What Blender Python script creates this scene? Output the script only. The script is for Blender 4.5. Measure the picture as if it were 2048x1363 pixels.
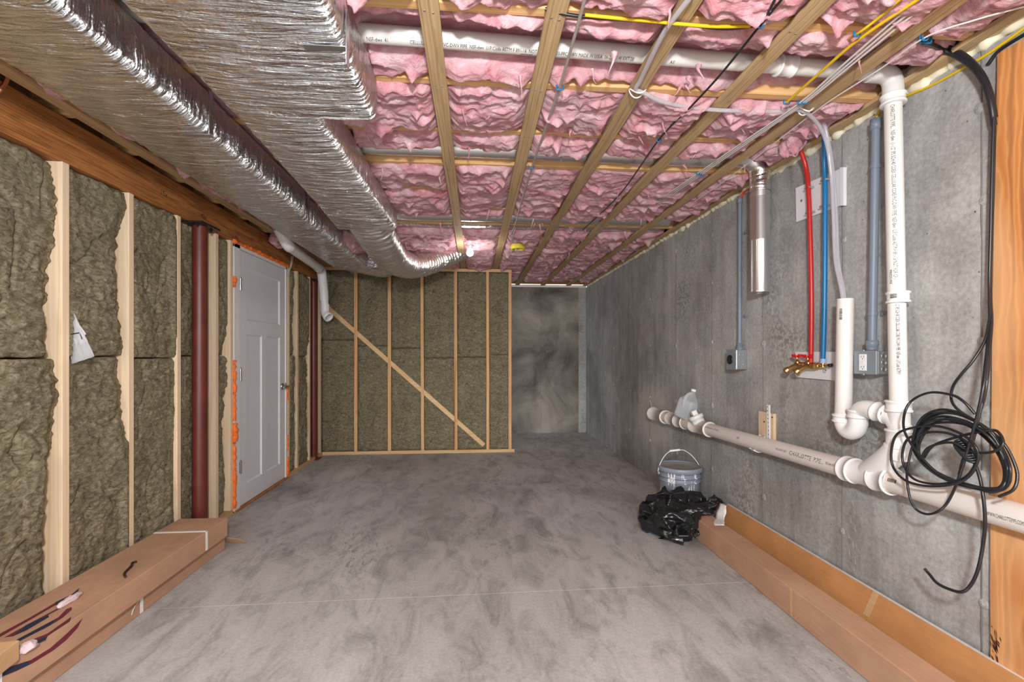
import bpy, math, random
import numpy as np
from mathutils import Vector

# ------------------------------------------------------------------ camera, world, lights, exposure
F, YAW, V0, EYE = 933.9, 0.0796, 707.9, 1.226
SC = bpy.context.scene
COL = SC.collection
for o in list(bpy.data.objects):
    bpy.data.objects.remove(o)
cam = bpy.data.cameras.new('camera')
cam.sensor_width = 36.0
cam.lens = F / 2048 * 36
cam.shift_y = (V0 - 681.5) / 2048
cam.clip_start = 0.02
camo = bpy.data.objects.new('camera', cam)
camo.location = (0, 0, EYE)
camo.rotation_euler = (math.pi / 2, 0, -YAW)
COL.objects.link(camo)
SC.camera = camo

world = bpy.data.worlds.new('world')
SC.world = world
world.use_nodes = True
world.node_tree.nodes['Background'].inputs['Color'].default_value = (0.97, 0.985, 1.0, 1)
world.node_tree.nodes['Background'].inputs['Strength'].default_value = 1.15

def lamp(kind, name, loc, energy, color=(1, 1, 1), rot=None, **kw):
    d = bpy.data.lights.new(name, kind)
    d.energy = energy
    d.color = color
    for k, v in kw.items():
        setattr(d, k, v)
    o = bpy.data.objects.new(name, d)
    o.location = loc
    if rot:
        o.rotation_euler = rot
    COL.objects.link(o)
    return o

lamp('POINT', 'camera_flash_light', (0.05, -0.38, 1.80), 165, (0.97, 0.985, 1.0), shadow_soft_size=0.09)  # unseen flash just above the camera, the main light; not a ceiling bulb
lamp('POINT', 'ceiling_bulb_far_light', (0.03, 4.42, 2.155), 3.2, (1.0, 0.98, 0.95), shadow_soft_size=0.045)
# added sun-like fill from behind the camera, evens the light along the room
lamp('SUN', 'even_fill_sun', (0, -3, 2), 1.0, (0.97, 0.985, 1.0), rot=(math.radians(84), 0, math.radians(-2)), angle=math.radians(25))

SC.view_settings.view_transform = 'Standard'
SC.view_settings.look = 'None'
SC.view_settings.gamma = 1
SC.view_settings.use_curve_mapping = False
SC.view_settings.exposure = 0.68

# ------------------------------------------------------------------ helpers
RNG = random.Random(7)
CY, SY = math.cos(YAW), math.sin(YAW)

def P(u, v, x=None, y=None, z=None):
    """point on a real plane (wall x, depth y or height z) seen along a sight line"""
    t, w = (u - 1024) / F, (V0 - v) / F
    d = (SY + t * CY, CY - t * SY, w)
    if x is not None:
        k = x / d[0]
    elif y is not None:
        k = y / d[1]
    else:
        k = (z - EYE) / d[2]
    return Vector((d[0] * k, d[1] * k, EYE + d[2] * k))

_r = np.random.RandomState(3)
_perm = _r.permutation(256)
_perm = np.concatenate([_perm, _perm, _perm])
_g = _r.normal(size=(256, 3))
_g /= np.linalg.norm(_g, axis=1)[:, None]

def pn(x, y, z=0.0):
    x, y, z = np.broadcast_arrays(np.asarray(x, float), np.asarray(y, float), np.asarray(z, float))
    xi, yi, zi = np.floor(x).astype(int), np.floor(y).astype(int), np.floor(z).astype(int)
    xf, yf, zf = x - xi, y - yi, z - zi
    u, v, w = (t * t * t * (t * (t * 6 - 15) + 10) for t in (xf, yf, zf))
    def gr(a, b, c):
        h = _perm[_perm[_perm[(xi + a) & 255] + ((yi + b) & 255)] + ((zi + c) & 255)]
        g = _g[h]
        return g[..., 0] * (xf - a) + g[..., 1] * (yf - b) + g[..., 2] * (zf - c)
    def lp(a, b, t):
        return a + t * (b - a)
    r = lp(lp(lp(gr(0, 0, 0), gr(1, 0, 0), u), lp(gr(0, 1, 0), gr(1, 1, 0), u), v),
           lp(lp(gr(0, 0, 1), gr(1, 0, 1), u), lp(gr(0, 1, 1), gr(1, 1, 1), u), v), w)
    return r * 1.5

def sstep(a, b, x):
    t = np.clip((x - a) / (b - a), 0, 1)
    return t * t * (3 - 2 * t)

class MB:
    def __init__(s):
        s.v, s.f, s.s = [], [], []
    def raw(s, V, Fs, smooth=False):
        n = len(s.v)
        s.v.extend([tuple(map(float, p)) for p in V])
        for f in Fs:
            s.f.append(tuple(int(i) + n for i in f))
            s.s.append(smooth)
        return s
    def box(s, x0, x1, y0, y1, z0, z1):
        V = [(x, y, z) for z in (z0, z1) for y in (y0, y1) for x in (x0, x1)]
        return s.raw(V, [(0, 2, 3, 1), (4, 5, 7, 6), (0, 1, 5, 4), (2, 6, 7, 3), (0, 4, 6, 2), (1, 3, 7, 5)])
    def obox(s, c, ax, ay, az):
        c, ax, ay, az = map(Vector, (c, ax, ay, az))
        V = [c + ax * i + ay * j + az * k for k in (-1, 1) for j in (-1, 1) for i in (-1, 1)]
        return s.raw(V, [(0, 2, 3, 1), (4, 5, 7, 6), (0, 1, 5, 4), (2, 6, 7, 3), (0, 4, 6, 2), (1, 3, 7, 5)])
    def prism(s, pts, ext):
        pts = [Vector(p) for p in pts]
        ext = Vector(ext)
        n = len(pts)
        V = pts + [p + ext for p in pts]
        Fs = [tuple(range(n - 1, -1, -1)), tuple(range(n, 2 * n))] + [(i, (i + 1) % n, n + (i + 1) % n, n + i) for i in range(n)]
        return s.raw(V, Fs)
    def tube(s, path, r, n=10, caps=True, closed=False, smooth=True, squash=None):
        path = [Vector(p) for p in path]
        m = len(path)
        rs = r if hasattr(r, '__len__') else [r] * m
        T = []
        for i in range(m):
            a = path[(i - 1) % m] if closed or i > 0 else path[i]
            b = path[(i + 1) % m] if closed or i < m - 1 else path[i]
            t = (b - a)
            T.append(t.normalized() if t.length > 1e-9 else Vector((0, 0, 1)))
        ref = Vector((0, 0, 1)) if abs(T[0].z) < 0.9 else Vector((1, 0, 0))
        e1 = (ref - T[0] * ref.dot(T[0])).normalized()
        V = []
        for i in range(m):
            e1 = (e1 - T[i] * e1.dot(T[i])).normalized()
            e2 = T[i].cross(e1)
            for k in range(n):
                a = 2 * math.pi * k / n
                V.append(path[i] + (e1 * math.cos(a) + e2 * math.sin(a)) * rs[i])
        Fs = []
        for i in range(m if closed else m - 1):
            j = (i + 1) % m
            for k in range(n):
                Fs.append((i * n + k, i * n + (k + 1) % n, j * n + (k + 1) % n, j * n + k))
        s.raw(V, Fs, smooth)
        if caps and not closed:
            s.raw(V[:n], [tuple(range(n - 1, -1, -1))])
            s.raw(V[-n:], [tuple(range(n))])
        return s
    def lathe(s, o, axis, prof, n=20, smooth=True):
        """prof: list of (radius, distance along axis)"""
        o, d = Vector(o), Vector(axis).normalized()
        ref = Vector((0, 0, 1)) if abs(d.z) < 0.9 else Vector((1, 0, 0))
        e1 = (ref - d * ref.dot(d)).normalized()
        e2 = d.cross(e1)
        V = []
        for r, h in prof:
            for k in range(n):
                a = 2 * math.pi * k / n
                V.append(o + d * h + (e1 * math.cos(a) + e2 * math.sin(a)) * max(r, 1e-5))
        Fs = []
        for i in range(len(prof) - 1):
            for k in range(n):
                Fs.append((i * n + k, i * n + (k + 1) % n, (i + 1) * n + (k + 1) % n, (i + 1) * n + k))
        return s.raw(V, Fs, smooth)
    def ball(s, c, rx, ry=None, rz=None, n=12):
        ry, rz = ry or rx, rz or rx
        c = Vector(c)
        V, Fs = [], []
        m = max(4, n // 2)
        for i in range(m + 1):
            th = math.pi * i / m
            for k in range(n):
                a = 2 * math.pi * k / n
                V.append(c + Vector((rx * math.sin(th) * math.cos(a), ry * math.sin(th) * math.sin(a), -rz * math.cos(th))))
        for i in range(m):
            for k in range(n):
                Fs.append((i * n + k, i * n + (k + 1) % n, (i + 1) * n + (k + 1) % n, (i + 1) * n + k))
        return s.raw(V, Fs, True)

WL = {}   # world location of every built object

def link_mesh(name, V, Fs, S, mat, parent=None, base=None):
    V = np.asarray(V, dtype=np.float64).reshape(-1, 3)
    if parent is not None:
        loc = np.array(WL[parent.name])
    elif base is not None:
        loc = np.array(base, float)
    else:
        lo, hi = V.min(0), V.max(0)
        loc = np.array([(lo[0] + hi[0]) / 2, (lo[1] + hi[1]) / 2, lo[2]])
    me = bpy.data.meshes.new(name)
    W = V - loc
    if isinstance(Fs, np.ndarray):
        nf = len(Fs)
        me.vertices.add(len(W))
        me.vertices.foreach_set('co', W.astype(np.float32).ravel())
        me.loops.add(nf * 4)
        me.loops.foreach_set('vertex_index', Fs.astype(np.int32).ravel())
        me.polygons.add(nf)
        me.polygons.foreach_set('loop_start', np.arange(0, nf * 4, 4, dtype=np.int32))
        me.polygons.foreach_set('use_smooth', np.full(nf, bool(S)))
        me.update(calc_edges=True)
        me.validate()
    else:
        me.from_pydata([tuple(p) for p in W], [], Fs)
        me.polygons.foreach_set('use_smooth', S)
        me.update()
    o = bpy.data.objects.new(name, me)
    COL.objects.link(o)
    if mat is not None:
        me.materials.append(mat)
    if parent is not None:
        o.parent = parent
        WL[o.name] = WL[parent.name]
    else:
        o.location = loc
        WL[o.name] = tuple(loc)
    return o

def obj(name, mb, mat, parent=None, bevel=0, label=None, cat=None, group=None, kind=None, base=None, seg=2):
    o = link_mesh(name, mb.v, mb.f, mb.s, mat, parent, base)
    if bevel:
        m = o.modifiers.new('bevel', 'BEVEL')
        m.width = bevel
        m.segments = seg
        m.limit_method = 'ANGLE'
        m.angle_limit = math.radians(50)
    tag(o, label, cat, group, kind)
    return o

def tag(o, label=None, cat=None, group=None, kind=None):
    if label: o['label'] = label
    if cat: o['category'] = cat
    if group: o['group'] = group
    if kind: o['kind'] = kind
    return o

def thing(name, label, cat, loc, group=None, kind=None):
    o = bpy.data.objects.new(name, None)
    o.empty_display_size = 0.05
    o.location = loc
    COL.objects.link(o)
    WL[o.name] = tuple(loc)
    return tag(o, label, cat, group, kind)

def spline(pts, sub=8, closed=False):
    pts = [Vector(p) for p in pts]
    n = len(pts)
    out = []
    rng = range(n) if closed else range(n - 1)
    for i in rng:
        if closed:
            p0, p1, p2, p3 = pts[(i - 1) % n], pts[i], pts[(i + 1) % n], pts[(i + 2) % n]
        else:
            p1, p2 = pts[i], pts[i + 1]
            p0 = pts[i - 1] if i > 0 else p1 * 2 - p2
            p3 = pts[i + 2] if i < n - 2 else p2 * 2 - p1
        for k in range(sub):
            t = k / sub
            out.append(0.5 * ((2 * p1) + (p2 - p0) * t + (2 * p0 - 5 * p1 + 4 * p2 - p3) * t * t + (3 * p1 - p0 - 3 * p2 + p3) * t ** 3))
    if not closed:
        out.append(pts[-1])
    return out

def filleted(pts, rad, sub=8):
    """polyline with rounded corners"""
    pts = [Vector(p) for p in pts]
    out = [pts[0]]
    for i in range(1, len(pts) - 1):
        a, b, c = pts[i - 1], pts[i], pts[i + 1]
        u, v = (a - b).normalized(), (c - b).normalized()
        d = min(rad, (a - b).length * 0.5, (c - b).length * 0.5)
        p, q = b + u * d, b + v * d
        for k in range(sub + 1):
            t = k / sub
            out.append(p * (1 - t) ** 2 + b * 2 * t * (1 - t) + q * t * t)
    out.append(pts[-1])
    return out

def relief(name, O, U, V, N, lu, lv, res, disp, depth, mat, parent=None, **kw):
    """a slab whose face is a displaced grid; disp(s,t)->(ds,dt,dn)"""
    nu, nv = max(4, int(lu / res)), max(4, int(lv / res))
    s, t = np.meshgrid(np.linspace(0, lu, nu + 1), np.linspace(0, lv, nv + 1), indexing='ij')
    ds, dt, dn = disp(s, t)
    O, U, V, N = (np.array(a, float) for a in (O, U, V, N))
    X = O + (s + ds)[..., None] * U + (t + dt)[..., None] * V + np.asarray(dn)[..., None] * N
    idx = np.arange((nu + 1) * (nv + 1)).reshape(nu + 1, nv + 1)
    q = np.stack([idx[:-1, :-1], idx[1:, :-1], idx[1:, 1:], idx[:-1, 1:]], -1).reshape(-1, 4)
    if np.dot(np.cross(U, V), N) < 0:
        q = q[:, ::-1]
    loop = np.concatenate([idx[:, 0], idx[-1, 1:], idx[:-1, -1][::-1], idx[0, 1:-1][::-1]])
    B = (O + s[..., None] * U + t[..., None] * V - depth * N)
    n0 = X.size // 3
    bv = B.reshape(-1, 3)[loop]
    nl = len(loop)
    a = loop
    b = np.roll(loop, -1)
    c = n0 + (np.arange(nl) + 1) % nl
    d = n0 + np.arange(nl)
    sk = np.stack([a, d, c, b], -1)
    if np.dot(np.cross(U, V), N) < 0:
        sk = sk[:, ::-1]
    VV = np.concatenate([X.reshape(-1, 3), bv])
    FF = np.concatenate([q, sk])
    o = link_mesh(name, VV, FF, True, mat, parent)
    tag(o, **kw)
    return o

def text_mesh(txt, size):
    cu = bpy.data.curves.new('tmp_text', 'FONT')
    cu.body = txt
    cu.size = size
    cu.resolution_u = 2
    o = bpy.data.objects.new('tmp_text', cu)
    COL.objects.link(o)
    dg = bpy.context.evaluated_depsgraph_get()
    me = bpy.data.meshes.new_from_object(o.evaluated_get(dg))
    V = [v.co.copy() for v in me.vertices]
    Fs = [tuple(p.vertices) for p in me.polygons]
    bpy.data.objects.remove(o)
    bpy.data.curves.remove(cu)
    bpy.data.meshes.remove(me)
    return V, Fs

def pipe_print(txt, size, A, d, r, s0, out, parent, mat, flip=False, stretch=1.0, fit=None):
    """wrap flat lettering round a pipe: A start, d direction, out = direction from axis to the lettering"""
    A, d, out = Vector(A), Vector(d).normalized(), Vector(out)
    e1 = (out - d * out.dot(d)).normalized()
    e2 = d.cross(e1)
    if flip:
        e2 = -e2
    V, Fs = text_mesh(txt, size)
    if fit:
        stretch = fit / max(p.x for p in V)
    W = []
    for p in V:
        a = -(p.y - size * 0.35) / r
        W.append(A + d * (s0 + p.x * stretch) + (e1 * math.cos(a) + e2 * math.sin(a)) * (r + 0.0006))
    m = MB().raw(W, Fs)
    return obj('printed_lettering', m, mat, parent)

def flat_print(txt, size, O, U, V, parent, mat, name='printed_lettering'):
    O, U, V = Vector(O), Vector(U), Vector(V)
    W, Fs = text_mesh(txt, size)
    return obj(name, MB().raw([O + U * p.x + V * p.y for p in W], Fs), mat, parent)

# ------------------------------------------------------------------ materials
def nt(name):
    m = bpy.data.materials.new(name)
    m.use_nodes = True
    t = m.node_tree
    return m, t, t.nodes['Principled BSDF']

def srgb(r, g, b):
    f = lambda c: (c / 255 / 12.92) if c / 255 <= 0.04045 else ((c / 255 + 0.055) / 1.055) ** 2.4
    return (f(r), f(g), f(b), 1)

def N(t, typ, **kw):
    n = t.nodes.new(typ)
    for k, v in kw.items():
        if k in n.inputs:
            n.inputs[k].default_value = v
        else:
            setattr(n, k, v)
    return n

def coords(t, scale=(1, 1, 1), rot=(0, 0, 0)):
    c = N(t, 'ShaderNodeTexCoord')
    m = N(t, 'ShaderNodeMapping')
    m.inputs['Scale'].default_value = scale
    m.inputs['Rotation'].default_value = rot
    t.links.new(c.outputs['Object'], m.inputs['Vector'])
    return m.outputs['Vector']

def noise(t, vec, scale, detail=4, rough=0.55, dist=0.0):
    n = N(t, 'ShaderNodeTexNoise')
    n.inputs['Scale'].default_value = scale
    n.inputs['Detail'].default_value = detail
    n.inputs['Roughness'].default_value = rough
    n.inputs['Distortion'].default_value = dist
    t.links.new(vec, n.inputs['Vector'])
    return n.outputs['Fac']

def ramp(t, fac, stops):
    r = N(t, 'ShaderNodeValToRGB')
    e = r.color_ramp.elements
    while len(e) < len(stops):
        e.new(0.5)
    for i, (p, c) in enumerate(stops):
        e[i].position = p
        e[i].color = c if len(c) == 4 else (*c, 1)
    t.links.new(fac, r.inputs['Fac'])
    return r.outputs['Color']

def mix(t, fac, a, b, mode='MIX'):
    m = N(t, 'ShaderNodeMix', data_type='RGBA', blend_type=mode)
    for sock, val in ((m.inputs['Factor'], fac), (m.inputs['A'] if False else m.inputs[6], a), (m.inputs[7], b)):
        if hasattr(val, 'is_linked') or hasattr(val, 'node'):
            t.links.new(val, sock)
        else:
            sock.default_value = val
    return m.outputs[2]

def bump(t, bs, h, strength=0.3, dist=0.01, prev=None):
    b = N(t, 'ShaderNodeBump')
    b.inputs['Strength'].default_value = strength
    b.inputs['Distance'].default_value = dist
    t.links.new(h, b.inputs['Height'])
    if prev is not None:
        t.links.new(prev, b.inputs['Normal'])
    t.links.new(b.outputs['Normal'], bs.inputs['Normal'])
    return b.outputs['Normal']

G = lambda v: (v, v, v, 1)

def plain(name, col, rough=0.5, metal=0.0, spec=0.5, var=0.0, vs=12, bmp=0.0, bs_scale=80):
    m, t, b = nt(name)
    b.inputs['Roughness'].default_value = rough
    b.inputs['Metallic'].default_value = metal
    b.inputs['Specular IOR Level'].default_value = spec
    v = coords(t)
    n = noise(t, v, vs, 4)
    lo = tuple(c * (1 - var) for c in col[:3]) + (1,)
    hi = tuple(min(1, c * (1 + var)) for c in col[:3]) + (1,)
    t.links.new(ramp(t, n, [(0.3, lo), (0.7, hi)]), b.inputs['Base Color'])
    if bmp:
        bump(t, b, noise(t, v, bs_scale, 3), bmp, 0.004)
    return m

def wood(name, dark, light, axis, knots=True, rough=0.7, ring=26.0, grain_amt=0.55, knot_col=None):
    m, t, b = nt(name)
    b.inputs['Roughness'].default_value = rough
    b.inputs['Specular IOR Level'].default_value = 0.25
    sc = [1, 1, 1]
    sc['xyz'.index(axis)] = 0.07
    v = coords(t, sc)
    oi = N(t, 'ShaderNodeObjectInfo')
    off = N(t, 'ShaderNodeVectorMath', operation='ADD')
    mul = N(t, 'ShaderNodeVectorMath', operation='SCALE')
    comb = N(t, 'ShaderNodeCombineXYZ')
    for k in 'XYZ':
        t.links.new(oi.outputs['Random'], comb.inputs[k])
    t.links.new(comb.outputs[0], mul.inputs[0])
    mul.inputs['Scale'].default_value = 9.0
    t.links.new(v, off.inputs[0])
    t.links.new(mul.outputs[0], off.inputs[1])
    v = off.outputs[0]
    n1 = noise(t, v, ring, 3, 0.5, 1.2)
    w = N(t, 'ShaderNodeTexWave', wave_type='RINGS', rings_direction=axis.upper())
    w.inputs['Scale'].default_value = ring * 0.55
    w.inputs['Distortion'].default_value = 5.0
    w.inputs['Detail'].default_value = 3
    w.inputs['Detail Scale'].default_value = 1.2
    t.links.new(v, w.inputs['Vector'])
    mid = tuple((a + c) / 2 for a, c in zip(dark, light))
    c1 = ramp(t, n1, [(0.3, dark), (0.62, light)])
    c2 = ramp(t, w.outputs['Fac'], [(0.0, mid), (0.75, light), (0.97, dark)])
    c = mix(t, grain_amt, c1, c2)
    tone = ramp(t, oi.outputs['Random'], [(0, G(0.86)), (1, G(1.06))])
    c = mix(t, 1.0, c, tone, 'MULTIPLY')
    if knots:
        sk = [1, 1, 1]
        sk['xyz'.index(axis)] = 0.45
        vk = coords(t, sk)
        vo = N(t, 'ShaderNodeTexVoronoi')
        vo.inputs['Scale'].default_value = 5.0
        t.links.new(vk, vo.inputs['Vector'])
        kf = ramp(t, vo.outputs['Distance'], [(0.0, G(1)), (0.055, G(0.8)), (0.09, G(0))])
        kc = knot_col or tuple(x * 0.35 for x in dark[:3]) + (1,)
        c = mix(t, kf, c, kc)
    t.links.new(c, b.inputs['Base Color'])
    bump(t, b, n1, 0.15, 0.003)
    return m

def concrete_wall():
    m, t, b = nt('poured_concrete')
    b.inputs['Roughness'].default_value = 0.85
    b.inputs['Specular IOR Level'].default_value = 0.2
    v = coords(t)
    big = noise(t, v, 1.1, 5, 0.6, 0.4)
    vs = coords(t, (1, 6, 0.5))
    streak = noise(t, vs, 2.4, 5, 0.6)
    fine = noise(t, v, 55, 4, 0.7)
    c = ramp(t, big, [(0.30, srgb(138, 136, 133)), (0.5, srgb(172, 171, 169)), (0.72, srgb(192, 192, 190))])
    s = ramp(t, streak, [(0.3, G(0.76)), (0.62, G(1.08))])
    c = mix(t, 0.8, c, s, 'MULTIPLY')
    f = ramp(t, fine, [(0.32, G(0.66)), (0.66, G(1.14))])
    c = mix(t, 0.7, c, f, 'MULTIPLY')
    f = ramp(t, noise(t, v, 7, 5, 0.7, 0.4), [(0.32, G(0.8)), (0.68, G(1.12))])
    c = mix(t, 0.8, c, f, 'MULTIPLY')
    # peeled cement-paste flecks, gathered in patches
    pv = noise(t, v, 42, 2, 0.5, 0.6)
    pm = noise(t, v, 1.7, 3, 0.6, 0.3)
    a = ramp(t, pv, [(0.50, G(0)), (0.53, G(1))])
    k = ramp(t, pm, [(0.54, G(0)), (0.70, G(0.8))])
    k = mix(t, 1.0, k, a, 'MULTIPLY')
    c = mix(t, k, c, srgb(126, 124, 119))
    # bug holes
    vo = N(t, 'ShaderNodeTexVoronoi')
    vo.inputs['Scale'].default_value = 24
    t.links.new(coords(t), vo.inputs['Vector'])
    h = ramp(t, vo.outputs['Distance'], [(0.0, G(1)), (0.07, G(1)), (0.10, G(0))])
    hm = ramp(t, noise(t, v, 9, 2), [(0.55, G(0)), (0.6, G(1))])
    h = mix(t, 1.0, h, hm, 'MULTIPLY')
    c = mix(t, h, c, srgb(92, 90, 88))
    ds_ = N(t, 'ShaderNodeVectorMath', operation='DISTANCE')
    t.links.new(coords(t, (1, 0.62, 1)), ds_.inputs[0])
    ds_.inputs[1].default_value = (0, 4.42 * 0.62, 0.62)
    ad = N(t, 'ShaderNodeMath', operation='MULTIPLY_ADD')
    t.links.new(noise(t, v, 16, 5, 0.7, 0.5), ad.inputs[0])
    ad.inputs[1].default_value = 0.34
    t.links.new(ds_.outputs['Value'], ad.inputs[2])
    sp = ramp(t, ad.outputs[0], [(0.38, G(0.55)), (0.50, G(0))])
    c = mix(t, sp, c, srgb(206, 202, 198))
    t.links.new(c, b.inputs['Base Color'])
    bump(t, b, noise(t, v, 18, 6, 0.7), 0.25, 0.006)
    return m

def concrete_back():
    m, t, b = nt('dark_stained_concrete')  # darker, warmer base than the side wall, with mottled stains
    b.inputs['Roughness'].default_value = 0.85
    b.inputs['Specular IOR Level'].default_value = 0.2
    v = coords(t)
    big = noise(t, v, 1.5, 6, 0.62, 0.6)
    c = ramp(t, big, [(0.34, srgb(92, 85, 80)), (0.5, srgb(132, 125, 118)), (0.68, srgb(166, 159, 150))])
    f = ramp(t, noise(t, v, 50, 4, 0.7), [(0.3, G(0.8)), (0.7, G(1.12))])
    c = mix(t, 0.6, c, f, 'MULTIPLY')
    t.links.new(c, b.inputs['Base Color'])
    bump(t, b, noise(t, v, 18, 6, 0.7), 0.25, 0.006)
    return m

def concrete_floor():
    m, t, b = nt('trowelled_concrete')
    b.inputs['Specular IOR Level'].default_value = 0.35
    v = coords(t)
    vr = coords(t, (1, 0.55, 1), (0, 0, 0.5))
    big = noise(t, vr, 0.95, 7, 0.66, 0.5)
    c = ramp(t, big, [(0.3, srgb(140, 138, 137)), (0.48, srgb(180, 178, 177)), (0.72, srgb(203, 201, 200))])
    sm = noise(t, coords(t, (1, 0.4, 1), (0, 0, 0.7)), 7, 6, 0.7, 0.8)
    s = ramp(t, sm, [(0.32, G(0.55)), (0.52, G(1.0)), (0.74, G(1.14))])
    c = mix(t, 0.85, c, s, 'MULTIPLY')
    f = ramp(t, noise(t, v, 70, 4, 0.7), [(0.3, G(0.7)), (0.7, G(1.14))])
    c = mix(t, 0.6, c, f, 'MULTIPLY')
    vs = coords(t, (1.0, 0.45, 1), (0, 0, 0.6))
    a = ramp(t, noise(t, vs, 30, 4, 0.7, 0.5), [(0.54, G(0)), (0.60, G(1))])
    k = ramp(t, noise(t, vr, 1.6, 4, 0.6), [(0.52, G(0)), (0.66, G(1))])
    k = mix(t, 1.0, k, a, 'MULTIPLY')
    k = mix(t, 1.0, k, G(0.55), 'MULTIPLY')
    c = mix(t, k, c, srgb(104, 100, 98))
    t.links.new(c, b.inputs['Base Color'])
    r = ramp(t, big, [(0.3, G(0.5)), (0.7, G(0.75))])
    t.links.new(r, b.inputs['Roughness'])
    bump(t, b, noise(t, v, 30, 5, 0.7), 0.12, 0.004)
    return m

def pink_wool():
    m, t, b = nt('pink_fibreglass')
    b.inputs['Roughness'].default_value = 0.95
    b.inputs['Specular IOR Level'].default_value = 0.12
    b.inputs['Sheen Weight'].default_value = 0.25
    b.inputs['Sheen Tint'].default_value = (1, 0.8, 0.85, 1)
    v = coords(t, (1, 2.0, 1))
    n = noise(t, v, 6.5, 6, 0.62, 1.4)
    c = ramp(t, n, [(0.3, srgb(198, 120, 128)), (0.45, srgb(219, 158, 166)), (0.6, srgb(230, 188, 194)), (0.75, srgb(238, 210, 214))])
    w = noise(t, coords(t, (1, 4, 1), (0, 0, 0.4)), 26, 5, 0.7, 2.2)
    f = ramp(t, w, [(0.3, G(0.84)), (0.7, G(1.1))])
    c = mix(t, 0.7, c, f, 'MULTIPLY')
    gm = ramp(t, noise(t, coords(t), 3.3, 4, 0.6, 0.8), [(0.58, G(0)), (0.74, G(0.6))])
    c = mix(t, gm, c, srgb(186, 156, 166))
    t.links.new(c, b.inputs['Base Color'])
    p = bump(t, b, noise(t, coords(t, (1, 2.5, 1)), 22, 6, 0.7, 1.5), 0.75, 0.02)
    bump(t, b, w, 0.5, 0.006, p)
    return m

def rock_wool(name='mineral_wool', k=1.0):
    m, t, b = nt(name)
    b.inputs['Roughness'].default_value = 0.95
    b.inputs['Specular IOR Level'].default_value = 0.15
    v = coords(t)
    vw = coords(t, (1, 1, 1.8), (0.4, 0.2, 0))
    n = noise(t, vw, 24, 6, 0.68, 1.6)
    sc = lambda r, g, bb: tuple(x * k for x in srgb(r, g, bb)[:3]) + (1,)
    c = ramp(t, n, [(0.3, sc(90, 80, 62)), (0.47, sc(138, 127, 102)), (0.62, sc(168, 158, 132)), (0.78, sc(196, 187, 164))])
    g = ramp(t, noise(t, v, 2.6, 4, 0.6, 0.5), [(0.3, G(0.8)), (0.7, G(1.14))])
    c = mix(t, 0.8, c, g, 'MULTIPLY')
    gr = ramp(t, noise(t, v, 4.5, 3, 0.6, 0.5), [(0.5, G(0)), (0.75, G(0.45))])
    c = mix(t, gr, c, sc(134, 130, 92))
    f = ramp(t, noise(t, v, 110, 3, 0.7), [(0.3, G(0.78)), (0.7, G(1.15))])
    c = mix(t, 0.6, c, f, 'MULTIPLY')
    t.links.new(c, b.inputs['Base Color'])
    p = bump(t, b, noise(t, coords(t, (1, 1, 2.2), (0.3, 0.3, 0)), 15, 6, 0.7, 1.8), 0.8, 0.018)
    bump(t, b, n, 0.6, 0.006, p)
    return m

def foil(name, axis='y', tint=(0.68, 0.68, 0.68), rough=0.19, amt=0.5, scale=26, warp=1.0):
    m, t, b = nt(name)
    b.inputs['Metallic'].default_value = 1.0
    b.inputs['Roughness'].default_value = rough
    b.inputs['Base Color'].default_value = (*tint, 1)
    sc = [0.12, 0.12, 0.12]
    sc['xyz'.index(axis)] = 1.0
    n = noise(t, coords(t, sc), scale, 5, 0.6, warp)
    p = bump(t, b, n, amt, 0.03)
    n2 = noise(t, coords(t), 38, 4, 0.6, 1.0)
    p = bump(t, b, n2, amt * 0.45, 0.005, p)
    # scrim: fine thread grid pressed into the facing
    br = N(t, 'ShaderNodeTexBrick', offset=0.0)
    br.inputs['Scale'].default_value = 1.0
    br.inputs['Mortar Size'].default_value = 0.0007
    br.inputs['Brick Width'].default_value = 0.016
    br.inputs['Row Height'].default_value = 0.012
    br.inputs['Color1'].default_value = G(0)
    br.inputs['Color2'].default_value = G(0)
    br.inputs['Mortar'].default_value = G(1)
    t.links.new(coords(t), br.inputs['Vector'])
    bump(t, b, br.outputs['Color'], 0.25, 0.002, p)
    return m

def cardboard(name, base):
    m, t, b = nt(name)
    b.inputs['Roughness'].default_value = 0.8
    b.inputs['Specular IOR Level'].default_value = 0.2
    v = coords(t)
    lo = tuple(c * 0.86 for c in base[:3]) + (1,)
    hi = tuple(c * 1.1 for c in base[:3]) + (1,)
    c = ramp(t, noise(t, v, 5, 4), [(0.3, lo), (0.7, hi)])
    f = ramp(t, noise(t, coords(t, (1, 0.1, 1)), 90, 2), [(0.3, G(0.93)), (0.7, G(1.05))])
    c = mix(t, 0.8, c, f, 'MULTIPLY')
    sp = ramp(t, noise(t, v, 60, 2, 0.5), [(0.76, G(0)), (0.79, G(0.5))])
    c = mix(t, sp, c, srgb(205, 185, 170))
    t.links.new(c, b.inputs['Base Color'])
    bump(t, b, noise(t, v, 14, 3), 0.12, 0.004)
    return m

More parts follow.
